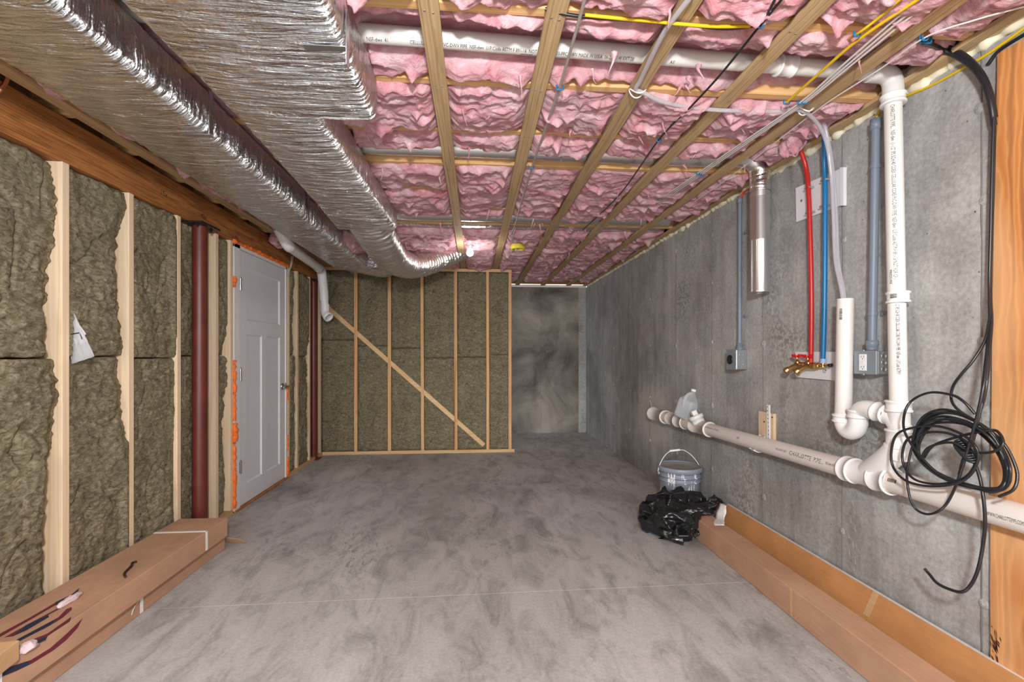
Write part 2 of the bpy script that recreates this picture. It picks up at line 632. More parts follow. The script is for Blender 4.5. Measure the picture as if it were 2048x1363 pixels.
def plywood():
    m, t, b = nt('fir_plywood')
    b.inputs['Roughness'].default_value = 0.65
    b.inputs['Specular IOR Level'].default_value = 0.3
    v = coords(t, (1, 1, 0.16))
    n = noise(t, v, 5, 4, 0.5, 1.5)
    wv = N(t, 'ShaderNodeTexWave', wave_type='BANDS', bands_direction='Y')
    wv.inputs['Scale'].default_value = 5.5
    wv.inputs['Distortion'].default_value = 9.0
    wv.inputs['Detail'].default_value = 4
    wv.inputs['Detail Scale'].default_value = 1.6
    t.links.new(coords(t, (1, 1, 0.22)), wv.inputs['Vector'])
    c = ramp(t, wv.outputs['Fac'], [(0.0, srgb(176, 100, 40)), (0.45, srgb(206, 142, 80)), (0.75, srgb(172, 98, 38)), (1.0, srgb(118, 60, 20))])
    c2 = ramp(t, n, [(0.35, srgb(160, 92, 38)), (0.6, srgb(214, 156, 100))])
    c = mix(t, 0.45, c, c2)
    w = ramp(t, noise(t, coords(t, (1, 1, 0.05)), 60, 3), [(0.3, G(0.88)), (0.7, G(1.08))])
    c = mix(t, 0.7, c, w, 'MULTIPLY')
    pl = ramp(t, noise(t, coords(t, (1, 1, 0.4)), 2.2, 2, 0.5, 0.6), [(0.5, G(0)), (0.62, G(0.55))])
    c = mix(t, pl, c, srgb(226, 178, 130))
    vo = N(t, 'ShaderNodeTexVoronoi')
    vo.inputs['Scale'].default_value = 6
    t.links.new(coords(t, (1, 1, 0.6)), vo.inputs['Vector'])
    kf = ramp(t, vo.outputs['Distance'], [(0.0, G(1)), (0.07, G(0.8)), (0.14, G(0))])
    c = mix(t, kf, c, srgb(110, 58, 24))
    t.links.new(c, b.inputs['Base Color'])
    bump(t, b, n, 0.12, 0.003)
    return m

def clear_plastic(name, col, rough=0.1, alpha=0.45):
    m, t, b = nt(name)
    b.inputs['Base Color'].default_value = (*col, 1)
    b.inputs['Roughness'].default_value = rough
    tr = N(t, 'ShaderNodeBsdfTransparent')
    tr.inputs['Color'].default_value = (0.96, 0.97, 0.98, 1)
    mx = N(t, 'ShaderNodeMixShader')
    lw = N(t, 'ShaderNodeLayerWeight')
    lw.inputs['Blend'].default_value = 0.35
    mr = N(t, 'ShaderNodeMapRange')
    mr.inputs['To Min'].default_value = alpha
    mr.inputs['To Max'].default_value = min(1, alpha + 0.45)
    t.links.new(lw.outputs['Facing'], mr.inputs['Value'])
    t.links.new(mr.outputs['Result'], mx.inputs['Fac'])
    t.links.new(tr.outputs[0], mx.inputs[1])
    t.links.new(b.outputs[0], mx.inputs[2])
    t.links.new(mx.outputs[0], t.nodes['Material Output'].inputs['Surface'])
    return m

M = {}
M['wall'] = concrete_wall()
M['seam'] = plain('seam_ridge_shade', srgb(116, 113, 109), 0.9, var=0.25, vs=9)  # darker grey puts the shade on the seam ridges into the colour
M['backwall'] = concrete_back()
M['floor'] = concrete_floor()
M['joint'] = plain('pale_joint_filler', srgb(190, 172, 150), 0.9, var=0.15)
M['pink'] = pink_wool()
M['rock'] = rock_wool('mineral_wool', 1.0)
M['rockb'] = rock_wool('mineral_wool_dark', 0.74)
M['stud'] = wood('spruce_upright', srgb(222, 192, 154), srgb(238, 216, 186), 'z', ring=20)
M['studb'] = wood('spruce_orange_upright', srgb(186, 122, 66), srgb(222, 184, 138), 'z', ring=14)
M['platex'] = wood('spruce_crosswise', srgb(196, 152, 100), srgb(222, 190, 146), 'x', ring=20)
M['platey'] = wood('spruce_lengthwise', srgb(190, 150, 100), srgb(216, 182, 136), 'y', ring=20)
M['joist'] = wood('joist_lumber', srgb(200, 150, 92), srgb(226, 186, 134), 'x', ring=16, knots=False)
M['strap'] = wood('strapping_lumber', srgb(158, 128, 90), srgb(204, 176, 134), 'y', ring=30)
M['beam'] = wood('stained_fir_beam', srgb(96, 48, 20), srgb(204, 138, 80), 'y', ring=48, grain_amt=0.5, rough=0.55)
M['sill'] = wood('sill_lumber', srgb(150, 106, 54), srgb(186, 142, 86), 'y', ring=20, knots=False)
M['deck'] = plain('subfloor_sheathing', srgb(150, 118, 78), 0.8, var=0.2)
M['ply'] = plywood()
M['foil'] = foil('foil_facing', 'y', amt=1.0, scale=42)
M['foilside'] = M['foil']
M['flexfoil'] = foil('flex_foil', 'y', tint=(0.80, 0.785, 0.76), rough=0.3, amt=0.5, scale=34)
M['galv'] = foil('galvanized_steel', 'x', tint=(0.80, 0.80, 0.80), rough=0.33, amt=0.02, scale=3, warp=0)
M['galvd'] = plain('zinc_fastener', (0.55, 0.56, 0.57, 1), 0.35, 1.0)
M['tape'] = foil('foil_tape', 'z', tint=(0.82, 0.81, 0.8), rough=0.18, amt=0.5, scale=18)
M['pvc'] = plain('white_pvc', srgb(216, 213, 208), 0.4, var=0.03, vs=4)
M['pvcj'] = plain('white_pvc_fitting', srgb(226, 225, 223), 0.36, var=0.02)
M['pvcmain'] = plain('offwhite_pvc', srgb(222, 214, 208), 0.4, var=0.04, vs=5)
M['primer'] = plain('aged_joint_pvc', srgb(226, 220, 205), 0.4, var=0.06, vs=20)
M['ink'] = plain('black_ink', (0.012, 0.012, 0.014, 1), 0.6)
M['white'] = plain('white_melamine', srgb(226, 226, 230), 0.45, var=0.02)
M['whitep'] = plain('white_plastic', srgb(236, 236, 236), 0.4)
M['door'] = plain('grey_white_door_paint', srgb(222, 225, 230), 0.45, var=0.015)
M['jamb'] = plain('white_primer_paint', srgb(232, 231, 232), 0.5, var=0.03)
M['ofoam'] = plain('orange_spray_foam', srgb(242, 118, 42), 0.6, var=0.18, vs=30, bmp=0.3)
M['cfoam'] = plain('cream_spray_foam', srgb(226, 220, 194), 0.55, var=0.08, vs=14, bmp=0.3, bs_scale=30)
M['nickel'] = plain('satin_nickel', (0.42, 0.40, 0.38, 1), 0.3, 1.0)
M['red'] = plain('red_oxide_paint', srgb(100, 42, 32), 0.42, var=0.2, vs=9)
M['blackplate'] = plain('black_steel', srgb(26, 26, 28), 0.45)
M['black'] = plain('black_cable_jacket', (0.014, 0.015, 0.018, 1), 0.35)
M['conduit'] = plain('grey_conduit_pvc', srgb(118, 128, 142), 0.45, var=0.05)
M['boxgrey'] = plain('grey_painted_metal', srgb(134, 144, 152), 0.4, 0.1, var=0.06)
M['boxgalv'] = plain('galvanized_box', (0.42, 0.43, 0.44, 1), 0.42, 0.8, var=0.1, vs=30)
M['pexr'] = plain('red_tubing', srgb(186, 38, 34), 0.35)
M['pexb'] = plain('blue_tubing', srgb(20, 112, 168), 0.35)
M['brass'] = plain('brass', (0.72, 0.46, 0.18, 1), 0.26, 1.0, var=0.1)
M['redh'] = plain('red_handle', srgb(200, 20, 24), 0.4)
M['clear'] = clear_plastic('clear_vinyl_tube', (0.62, 0.60, 0.64), 0.15, 0.45)
M['bagclear'] = clear_plastic('clear_polybag', (0.85, 0.86, 0.88), 0.12, 0.3)
M['jug'] = clear_plastic('milky_jug_plastic', (0.84, 0.86, 0.87), 0.25, 0.26)
M['water'] = clear_plastic('cloudy_water', (0.58, 0.64, 0.68), 0.1, 0.5)
M['yellow'] = plain('yellow_cable_jacket', srgb(214, 176, 22), 0.4)
M['whitec'] = plain('white_cable_jacket', srgb(206, 200, 196), 0.45)
M['greyc'] = plain('grey_cable_jacket', srgb(160, 152, 146), 0.45)
M['orangec'] = plain('orange_cable_jacket', srgb(214, 70, 32), 0.45)
M['staple'] = plain('blue_staple', srgb(20, 104, 150), 0.4)
M['ybox'] = plain('yellow_ceiling_box', srgb(222, 206, 60), 0.5)
M['copper'] = plain('copper_pipe', (0.72, 0.38, 0.26, 1), 0.3, 1.0)
M['card'] = cardboard('kraft_cardboard', srgb(190, 150, 122))
M['cardl'] = cardboard('light_kraft_cardboard', srgb(202, 164, 122))
M['cardo'] = cardboard('tan_cardboard', srgb(194, 140, 90))
M['maroon'] = plain('maroon_ink', srgb(110, 34, 52), 0.7, var=0.1)
M['navy'] = plain('navy_ink', srgb(30, 46, 72), 0.7, var=0.1)
M['paper'] = plain('paper', srgb(232, 230, 228), 0.7)
M['greypaper'] = plain('grey_paper', srgb(178, 180, 184), 0.7)
M['curl'] = plain('dark_brown_strip', srgb(58, 32, 18), 0.6)
M['fluffw'] = plain('pale_fluff', srgb(226, 204, 206), 0.95, var=0.06, vs=40, bmp=0.6)
def bucket_mat():
    m, t, b = nt('dripped_bucket_plastic')
    b.inputs['Roughness'].default_value = 0.4
    n = noise(t, coords(t, (5, 5, 0.9)), 5.5, 3, 0.6)
    f = ramp(t, n, [(0.56, G(0)), (0.58, G(1))])
    t.links.new(mix(t, f, srgb(132, 138, 150), srgb(228, 228, 226)), b.inputs['Base Color'])
    return m
M['bucketd'] = bucket_mat()
M['bucket'] = plain('slate_blue_plastic', srgb(136, 142, 154), 0.4, var=0.05)
M['lidtop'] = plain('dusty_lid', srgb(150, 144, 140), 0.6, var=0.12, vs=8)
def bag_mat():
    m, t, b = nt('black_bin_bag')
    b.inputs['Base Color'].default_value = (0.012, 0.012, 0.013, 1)
    b.inputs['Roughness'].default_value = 0.22
    n = N(t, 'ShaderNodeTexNoise', noise_type='RIDGED_MULTIFRACTAL')
    n.inputs['Scale'].default_value = 9
    n.inputs['Detail'].default_value = 5
    n.inputs['Distortion'].default_value = 1.2
    t.links.new(coords(t, (1, 1, 1.8)), n.inputs['Vector'])
    bump(t, b, n.outputs['Fac'], 0.35, 0.012)
    return m
M['binbag'] = bag_mat()
def glow():
    m, t, b = nt('lit_bulb')
    b.inputs['Emission Color'].default_value = (1, 0.98, 0.94, 1)
    b.inputs['Emission Strength'].default_value = 5
    return m
M['bulb'] = glow()

# ------------------------------------------------------------------ setting
XL, XR, DS, DB = -1.848, 1.742, 5.838, 7.2185     # left wall face, right wall face, stud wall, back wall
ZJ, ZS, ZB, ZC = 2.310, 2.291, 2.094, 2.270       # joist bottom, strap bottom, beam bottom, concrete top
YN = -1.3                                          # open end behind the camera

ja, jb = P(290, 1218, z=0), P(1500, 1163, z=0)
yj = lambda x: ja.y + (jb.y - ja.y) * (x - ja.x) / (jb.x - ja.x)
fl = MB()
g = 0.003
xa, xb = -2.2, XR + 0.1
fl.prism([(xa, YN, 0), (xb, YN, 0), (xb, yj(xb) - g, 0), (xa, yj(xa) - g, 0)], (0, 0, -0.1))
fl.prism([(xa, yj(xa) + g, 0), (xb, yj(xb) + g, 0), (xb, DB + 0.2, 0), (xa, DB + 0.2, 0)], (0, 0, -0.1))
floor = obj('floor', fl, M['floor'], kind='structure', base=(0, 0, 0))
jt = MB().prism([(xa, yj(xa) - g, -0.0012), (xb, yj(xb) - g, -0.0012), (xb, yj(xb) + g, -0.0012), (xa, yj(xa) + g, -0.0012)], (0, 0, -0.09))
obj('control_joint', jt, M['joint'], floor, label='thin pale filled joint across the concrete slab')

# right concrete wall with form seams and tie knots
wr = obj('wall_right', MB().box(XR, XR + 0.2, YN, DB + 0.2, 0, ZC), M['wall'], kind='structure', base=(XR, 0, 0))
k = 0
yy = 1.475
seams = []
while yy < DB:
    seams.append(yy)
    yy += 0.612
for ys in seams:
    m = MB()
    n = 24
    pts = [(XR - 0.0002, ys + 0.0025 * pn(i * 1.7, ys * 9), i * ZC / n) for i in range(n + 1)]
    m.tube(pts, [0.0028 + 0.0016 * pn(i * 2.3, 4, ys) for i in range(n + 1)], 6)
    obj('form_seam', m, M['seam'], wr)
    for zt in (0.36, 0.82, 1.30, 1.78, 2.1):
        m = MB()
        rr = RNG.uniform(0.010, 0.018)
        cy, cz = ys + RNG.uniform(-.01, .01), zt + RNG.uniform(-.03, .03)
        prof = [(rr * 1.5, 0), (rr * 1.2, 0.004), (rr * .7, 0.003), (rr * .3, 0.006), (0, 0.007)]
        m.lathe((XR, cy, cz), (-1, 0, 0), prof, 9)
        obj('form_tie_knot', m, M['wall'], wr)
# mortar flakes hanging on the seam below the drain
flk = MB()
for i in range(9):
    c = P(1700 + RNG.uniform(-8, 8), 1005 + i * 16, x=XR)
    flk.obox(c, (0.002, 0, 0), (0, RNG.uniform(.004, .010), 0.003), (0.001, 0.002, RNG.uniform(.008, .02)))
obj('mortar_flakes', flk, M['wall'], wr, kind='stuff')

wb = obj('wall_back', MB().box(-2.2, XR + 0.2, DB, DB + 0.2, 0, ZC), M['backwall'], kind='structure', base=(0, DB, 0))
for u in (1081,):
    c = P(u, 700, y=DB)
    obj('form_seam', MB().tube([(c.x, DB - .0005, z * ZC / 12) for z in range(13)], 0.004, 6), M['backwall'], wb)
    for z in (.5, 1.1, 1.75):
        obj('form_tie_knot', MB().lathe((c.x, DB, z), (0, -1, 0), [(.03, 0), (.022, .006), (.01, .005), (0, .01)], 9), M['backwall'], wb)
c = P(1157, 700, y=DB)
obj('corner_form_strip', MB().box(c.x, XR - 0.002, DB - 0.012, DB, 0, ZC), M['wall'], wb)
obj('trim_1', MB().box(-2.1, XR, DB - 0.01, DB + 0.1, ZC, ZC + 0.038), M['jamb'], kind='structure')   # white foam sill strip on the back wall
obj('trim_2', MB().box(XR + 0.012, XR + 0.17, YN, DB, ZC + 0.004, ZJ), M['sill'], kind='structure')
rimr = obj('trim_3', MB().box(XR + 0.06, XR + 0.10, YN, DB, ZJ, 2.56), M['sill'], kind='structure')

# ceiling: subfloor, joists, strapping
ceil = obj('ceiling', MB().box(-2.2, XR + 0.2, YN, DB + 0.2, 2.55, 2.575), M['deck'], kind='structure', base=(0, 0, 2.55))
J0 = 1.858
JOISTS = [J0 + 0.4064 * i for i in range(-7, 14)]
JM = MB().box(-2.1, XR + 0.06, 0, 0.038, ZJ, 2.55)
jproto = None
for y in JOISTS:
    if jproto is None:
        jproto = link_mesh('joist', JM.v, JM.f, JM.s, M['joist'], ceil, None)
        md = jproto.modifiers.new('bevel', 'BEVEL'); md.width = 0.003; md.segments = 2
        o = jproto
    else:
        o = jproto.copy()
        COL.objects.link(o)
    o.location = (0, y, 0)
STRAPX = [-1.765] + [-0.142 + 0.3985 * i for i in range(5)] + [1.716]
for i, x in enumerate(STRAPX):
    yend = DS - 0.02 if x < 0.4 else DB - 0.02
    w = 0.0318
    m = MB()
    nseg = 40
    V = []
    for k in range(nseg + 1):
        y = YN + (yend - YN) * k / nseg
        dx = 0.004 * pn(y * 1.3, i * 3.1)
        V += [(x - w + dx, y, ZS), (x + w + dx, y, ZS), (x + w + dx, y, ZJ - .0005), (x - w + dx, y, ZJ - .0005)]
    Fs = [(0, 1, 2, 3), tuple(4 * nseg + q for q in (3, 2, 1, 0))]
    for k in range(nseg):
        a, b = 4 * k, 4 * k + 4
        for q in range(4):
            Fs.append((a + q, b + q, b + (q + 1) % 4, a + (q + 1) % 4))
    m.raw(V, Fs)
    st = obj('strapping_board', m, M['strap'], ceil, bevel=0.0015)
    nl = MB()
    for y in JOISTS:
        if 0.9 < y < yend:
            for dd in (-.014, .012):
                nl.lathe((x + dd, y + .019 + dd * .3, ZS + .0005), (0, 0, -1), [(.0042, 0), (.004, .001), (0, .0012)], 7)
    if i > 0 and nl.v:
        obj('nail_heads', nl, M['galvd'], st, kind='stuff')

# left stud wall: beam, studs, plates, sheathing behind
wl = obj('wall_left', MB().box(XL - 0.155, XL - 0.142, YN, DS + 0.2, 0, 2.55), M['deck'], kind='structure', base=(XL, 0, 0))
beam = obj('beam', MB().box(XL - 0.14, XL, YN, DS - 0.01, ZB, ZJ - 0.012), M['beam'], wl, bevel=0.006)
for (u, v, s, tx) in ((320, 388, .045, '15x'), (402, 434, .045, '45x'), (456, 470, .04, '1-1/2 300')):
    p = P(u, v, x=XL + 0.0006)
    flat_print(tx, s, p, (0, 1, 0), (0, 0.0, 1), beam, M['ink'], 'pencil_mark')
DY0, DY1 = P(466, 700, x=XL).y, P(576, 700, x=XL).y      # rough opening of the door
studs_far = [P(u, 700, x=XL).y for u in (139, 268, 362, 437, 466, 597, 621)]
extra = [studs_far[0] - 0.4064 * i for i in (1, 2, 3, 4, 5)]
for y in extra + studs_far + [DY1 + 0.045, DS - 0.03]:
    z1 = ZB if y < DS - 0.1 else ZJ
    obj('stud', MB().box(XL - 0.14, XL, y - 0.038, y, 0.038, ZB - .001), M['stud'], wl, bevel=0.002)
obj('bottom_plate', MB().box(XL - 0.14, XL, YN, DY0, 0, 0.037), M['platey'], wl, bevel=0.002)
obj('bottom_plate', MB().box(XL - 0.14, XL, DY1, DS, 0, 0.037), M['platey'], wl, bevel=0.002)

# back stud wall
sw = thing('wall_partition', None, None, (-0.6, DS, 0), kind='structure')
bx = [P(u, 720, y=DS).x for u in (711.3, 778.7, 844.5, 911.4, 975.6)]
xe = P(1020, 720, y=DS).x
x0w = XL + 0.002
cs = P(637, 720, y=DS).x
for x in [cs] + bx + [xe]:
    tw = 0.0 if x in (cs, xe) else RNG.uniform(-.004, .004)
    m = MB().prism([(x - .019 - tw, DS, .039), (x + .019 - tw, DS, .039), (x + .019 + tw, DS, ZJ - .058), (x - .019 + tw, DS, ZJ - .058)], (0, .09, 0))
    obj('stud', m, M['studb'], sw, bevel=0.002)
obj('corner_stud', MB().box(cs - .062, cs - .02, DS + .002, DS + .09, .039, ZJ - .058), M['stud'], sw, bevel=.002)
obj('bottom_plate', MB().box(x0w, P(1029, 900, y=DS).x, DS - .004, DS + .09, 0, 0.038), M['platex'], sw, bevel=.002)
obj('top_plate', MB().box(x0w, xe + .02, DS, DS + .09, ZJ - .057, ZJ - .02), M['platex'], sw, bevel=.002)
obj('light_leak_panel', MB().box(XL - .15, xe + .018, DS + .091, DS + .102, 0, 2.54), M['deck'], sw)  # added unseen panel, blocks background light leaking through the stud bays
a, b = P(652, 612, y=DS), P(968, 890, y=DS)
d = (b - a).normalized()
pn_ = Vector((-d.z, 0, d.x))
m = MB().prism([a - pn_ * .026 + Vector((0, .006, 0)), b - pn_ * .026 + Vector((0, .006, 0)), b + pn_ * .026 + Vector((0, .006, 0)), a + pn_ * .026 + Vector((0, .006, 0))], (0, .02, 0))
obj('diagonal_brace', m, M['platex'], sw, bevel=.0015)

# ------------------------------------------------------------------ mineral wool batts
def wool_disp(seed, lu, lv, far_lo=0.012, far_hi=0.075, bulge=0.03, base=-0.02, pa=0.0):
    def f(s, t):
        q = seed * 7.31
        wx = s + .05 * pn(s * 5, t * 5, q + .3)
        wt = t + .05 * pn(s * 5, t * 5, q + 5.3)
        n1 = pn(wx * 2.6, wt * 2.0, q)
        n2 = pn(wx * 7, wt * 6, q + 2)
        n3 = 1 - np.abs(pn(wx * 15, wt * 17, q + 4)) * 2
        n4 = pn(wx * 38, wt * 46, q + 6)
        crack = np.abs(pn(wx * 4.2, wt * 2.2, q + 9))
        dn = base + bulge * (n1 * 1.15 + .25) + .011 * n2 + .007 * n3 + .004 * n4 - .016 * (1 - sstep(0, .06, crack))
        # torn far edge that leaves the side of the stud bare
        rec = far_lo + (far_hi - far_lo) * np.clip(.40 + 1.7 * pn(t * 1.25, q, 3.3) + .25 * pn(t * 7, q, 1.3) + .20 * pn(t * 22, q, 8.3) + .10 * pn(t * 60, q, 4.3), 0, 1)
        edge = sstep(lu - .055 - .5 * rec, lu - .008, s)
        dn = dn * (1 - edge) + edge * (-rec)
        near = 1 - sstep(.0, .03, s)
        dn = dn - near * .012
        tb = (1 - sstep(0, .02, t)) + sstep(lv - .02, lv, t)
        dn = dn - tb * .016 * (.6 + pn(s * 14, q, 2.2))
        ds = .006 * pn(s * 20, t * 20, q + 11) * sstep(0, .04, s) * (1 - sstep(lu - .04, lu, s))
        return ds, ds * .8, dn
    return f

seedc = 0
def left_batt(y0, y1, z0, z1, label, mat=None, **kw):
    global seedc
    seedc += 1
    lu, lv = y1 - y0, z1 - z0
    o = relief('mineral_wool_batt', (XL, y0, z0), (0, 1, 0), (0, 0, 1), (1, 0, 0), lu, lv, 0.0075,
               wool_disp(seedc, lu, lv, **kw), 0.125, mat or M['rock'])
    return tag(o, label, 'insulation', 'mineral wool batts in the left wall')

bays = [(extra[1], extra[0] - .038), (extra[0], studs_far[0] - .038), (studs_far[0], studs_far[1] - .038), (studs_far[1], studs_far[2] - .038),
        (studs_far[2], studs_far[3] - .038), (studs_far[3], studs_far[4] - .038), (DY1 + .045, studs_far[5] - .038), (studs_far[5], studs_far[6] - .038), (studs_far[6], DS - .07)]
names = ['nearest the camera at the left edge of the photo', 'left of the first bare stud', 'between the first stud and the second one, behind the plastic bag', 'between the second and third bare studs',
         'behind the thick red steel post', 'narrow strip just left of the white door', 'narrow strip just right of the white door', 'between the two studs right of the door', 'in the dark corner beside the thin red post']
for i, ((y0, y1), nm) in enumerate(zip(bays, names)):
    zs = 1.205 + RNG.uniform(-.012, .012)
    kw = dict(far_lo=-.006, far_hi=.085)
    if i == 3: kw = dict(far_lo=.0, far_hi=.022)
    if i == 4: kw = dict(base=-.058, bulge=.02, far_lo=.06, far_hi=.11)
    if i == 2: kw = dict(far_lo=-.002, far_hi=.075)
    if i == 5: kw = dict(base=-.03, bulge=.02, far_lo=.02, far_hi=.10)
    if i == 6: kw = dict(base=-.012, bulge=.02, far_lo=.03, far_hi=.12)
    if i == 7: kw = dict(base=-.015, bulge=.02, far_lo=.0, far_hi=.10)
    if i == 8: kw = dict(base=-.07, bulge=.01, far_lo=.05, far_hi=.08)
    if i == 0:
        continue
    left_batt(y0 + .002, y1 - .002, 0.042, zs - .004, 'lower mineral wool batt ' + nm, **kw)
    left_batt(y0 + .002, y1 - .002, zs + .004, ZB - .008, 'upper mineral wool batt ' + nm, **kw)

bb = [cs + .0] + bx + [xe]
bn = ['leftmost bay of the back stud wall, by the white elbow pipe', 'second bay of the back stud wall, crossed by the brace top', 'third bay of the back stud wall from the left',
      'fourth bay of the back stud wall, under the flexible duct end', 'fifth bay of the back stud wall, where the brace ends', 'narrow last bay of the back stud wall, by the bare concrete']
for i in range(6):
    xa_, xb_ = bb[i] + .021, bb[i + 1] - .021
    zs = [1.40, 1.33, 1.30, 1.18, 1.19, 1.22][i]
    for lo, z0, z1 in (('lower', .04, zs - .003), ('upper', zs + .003, ZJ - .06)):
        seedc += 1
        lu, lv = xb_ - xa_, z1 - z0
        o = relief('mineral_wool_batt', (xa_, DS + .012, z0), (1, 0, 0), (0, 0, 1), (0, -1, 0), lu, lv, 0.011,
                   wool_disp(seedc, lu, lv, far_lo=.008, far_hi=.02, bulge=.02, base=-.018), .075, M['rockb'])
        tag(o, '%s mineral wool batt, %s' % (lo, bn[i]), 'insulation', 'mineral wool batts in the back stud wall')

# ------------------------------------------------------------------ pink fibreglass batts between the joists
def pink_batt(i, y0, y1, x0, x1, label, res, lowered=0.0, extra_droop=1.0, gap=None):
    global seedc
    seedc += 1
    q = seedc * 5.17
    lu, lv = x1 - x0, y1 - y0
    rr = random.Random(100 + i)
    flaps = [(rr.uniform(x0, x1), rr.uniform(y0 + .02, y1 - .02), rr.uniform(.025, .07), rr.uniform(.02, .055), rr.uniform(.008, .016)) for _ in range(int(12 * lu))]
    sx = np.array(STRAPX)
    def f(s, t):
        X, Y = x0 + s, y0 + t
        wx = X + .045 * pn(X * 6, Y * 6, q) + .014 * pn(X * 21, Y * 21, q + 1)
        wy = Y + .035 * pn(X * 6, Y * 6, q + 3) + .012 * pn(X * 23, Y * 23, q + 4)
        h = .9 + 1.0 * pn(wx * 2.6, wy * 7.5, q + 5) + .45 * pn(wx * 7, wy * 15, q + 6)
        tt = h * 2.6
        fl = np.floor(tt)
        r = tt - fl
        sheet = (fl + sstep(0, .16, r) * .8 + .2 * r) / 2.6
        bil = 1 - 2 * np.abs(pn(wx * 10, wy * 13, q + 7))
        bil2 = 1 - 2 * np.abs(pn(wx * 24, wy * 30, q + 8))
        fine = pn(wx * 55, wy * 60, q + 9)
        drop = .006 + .022 * sheet + .013 * bil + .006 * bil2 + .0035 * fine + .02 * pn(X * 1.7, Y * 3, q + 12)
        for (fx, fy, wxx, ln, wyy) in flaps:
            dx = np.abs(X - fx) / wxx
            mk = np.clip(1 - dx, 0, 1)
            drop = drop + ln * extra_droop * mk ** 1.3 * np.exp(-((Y - fy + .01 * pn(X * 30, q, 4)) / wyy) ** 2)
        e1 = .026 + .050 * pn(X * 3.2, q, 3.1) + .018 * pn(X * 17, q, 9.1)
        e2 = .030 + .052 * pn(X * 3.2, q, 6.1) + .018 * pn(X * 17, q, 5.1)
        e = sstep(e1 - .012, e1 + .02, t) * sstep(e2 - .012, e2 + .02, lv - t)
        m = np.ones_like(X)
        for xs in sx:
            m = np.minimum(m, sstep(.026, .075, np.abs(X - xs)))
        down = -.03 + (.03 - .012 + lowered) * e + np.maximum(drop, -.01) * e
        over = ((X > -1.52) & (X < -.38) & (Y < 1.83)) | ((X > -1.52) & (X < -.60) & (Y < 3.45)) | ((X > -1.52) & (X < -1.0) & (Y < 5.35))
        down = np.where(over, np.minimum(down, -.012), down)
        if gap is not None:
            wnd = np.exp(-((Y - gap[0] - gap[2] * (X - .5)) / gap[1]) ** 4)
            cover = sstep(.22, .36, pn(X * 2.3, gap[0] * 9, 4.4) + .3 * pn(X * 9, q, 2.7))
            down = down * (1 - wnd) + wnd * (np.where(cover > 0, down, 0) * cover - .085 * (1 - cover))
        z = np.where(m < 1, np.minimum(down, -.006 * (1 - m) + m * np.maximum(down, -.006)), down)
        ds = .012 * pn(X * 14, Y * 16, q + 15) + .006 * pn(X * 33, Y * 33, q + 17)
        dt = .012 * pn(X * 14, Y * 16, q + 19) - .12 * np.clip(drop, 0, .08) * m
        bd = sstep(0, .03, s) * (1 - sstep(lu - .03, lu, s))
        return ds * bd, dt * bd, z
    o = relief('fiberglass_batt', (x0, y0, ZJ), (1, 0, 0), (0, 1, 0), (0, 0, -1), lu, lv, res, f, .10, M['pink'])
    tag(o, label, 'insulation', 'pink fiberglass batts between the ceiling joists')
    # loose hanging wisps
    tf = MB()
    for _ in range(int(4 * lu)):
        x, y = rr.uniform(x0 + .05, x1 - .05), rr.uniform(y0 + .04, y1 - .05)
        if min(abs(x - xs) for xs in STRAPX) < .06:
            continue
        L = rr.uniform(.03, .085)
        p0 = Vector((x, y, ZJ - .012))
        sw_ = Vector((rr.uniform(-.03, .03), rr.uniform(-.02, .01), 0))
        pts = [p0 + sw_ * (a * a) + Vector((rr.uniform(-.003, .003), 0, -L * a)) for a in (0, .25, .5, .75, 1)]
        w0 = rr.uniform(.003, .007)
        tf.tube(pts, [w0 * 2.2, w0, w0 * .6, w0 * .35, .0006], 6)
    obj('loose_wisps', tf, M['pink'], o, kind='stuff')
    return o

jf = lambda i: J0 + .4064 * i
ordn = ['nearest the camera', 'second from the camera, around the white pipe', 'third from the camera', 'fourth from the camera, hiding a tin duct', 'fifth from the camera',
        'sixth from the camera', 'seventh from the camera, beside a tin duct', 'eighth from the camera, with the foil branch duct', 'ninth from the camera, in front of the bulb', 'tenth from the camera, behind the bulb',
        'eleventh from the camera, just before the back stud wall', 'twelfth from the camera, over the bare corner', 'thirteenth from the camera, over the bare corner', 'last one, against the back concrete wall']
bays_c = [J0 + .4064 * (i - 2) + .038 for i in range(14)]
for i, y0 in enumerate(bays_c):
    y1 = y0 + .4064 - .038
    x0, x1 = -1.80, 1.70
    gap = None
    if i == 1: gap = (1.690, .115, .058)
    if i == 3: gap = (jf(2) - .095, .09, 0)
    if i == 6: gap = (jf(5) - .10, .12, 0)
    if i == 7: gap = (jf(5) + .10, .10, 0)
    yy0, yy1 = y0 - .022, y1 + .022
    low = 0.0
    if i == 1: yy1 = y1 + .022
    if y0 > DS - .2: x0 = .38
    if y1 > DB: y1 = DB - .01; yy1 = y1
    res = min(.015, max(.0062, .0031 * y0))
    pink_batt(i, yy0, yy1, x0, x1, 'pink fiberglass batt, ceiling bay %s' % ordn[i], res, low, gap=gap)

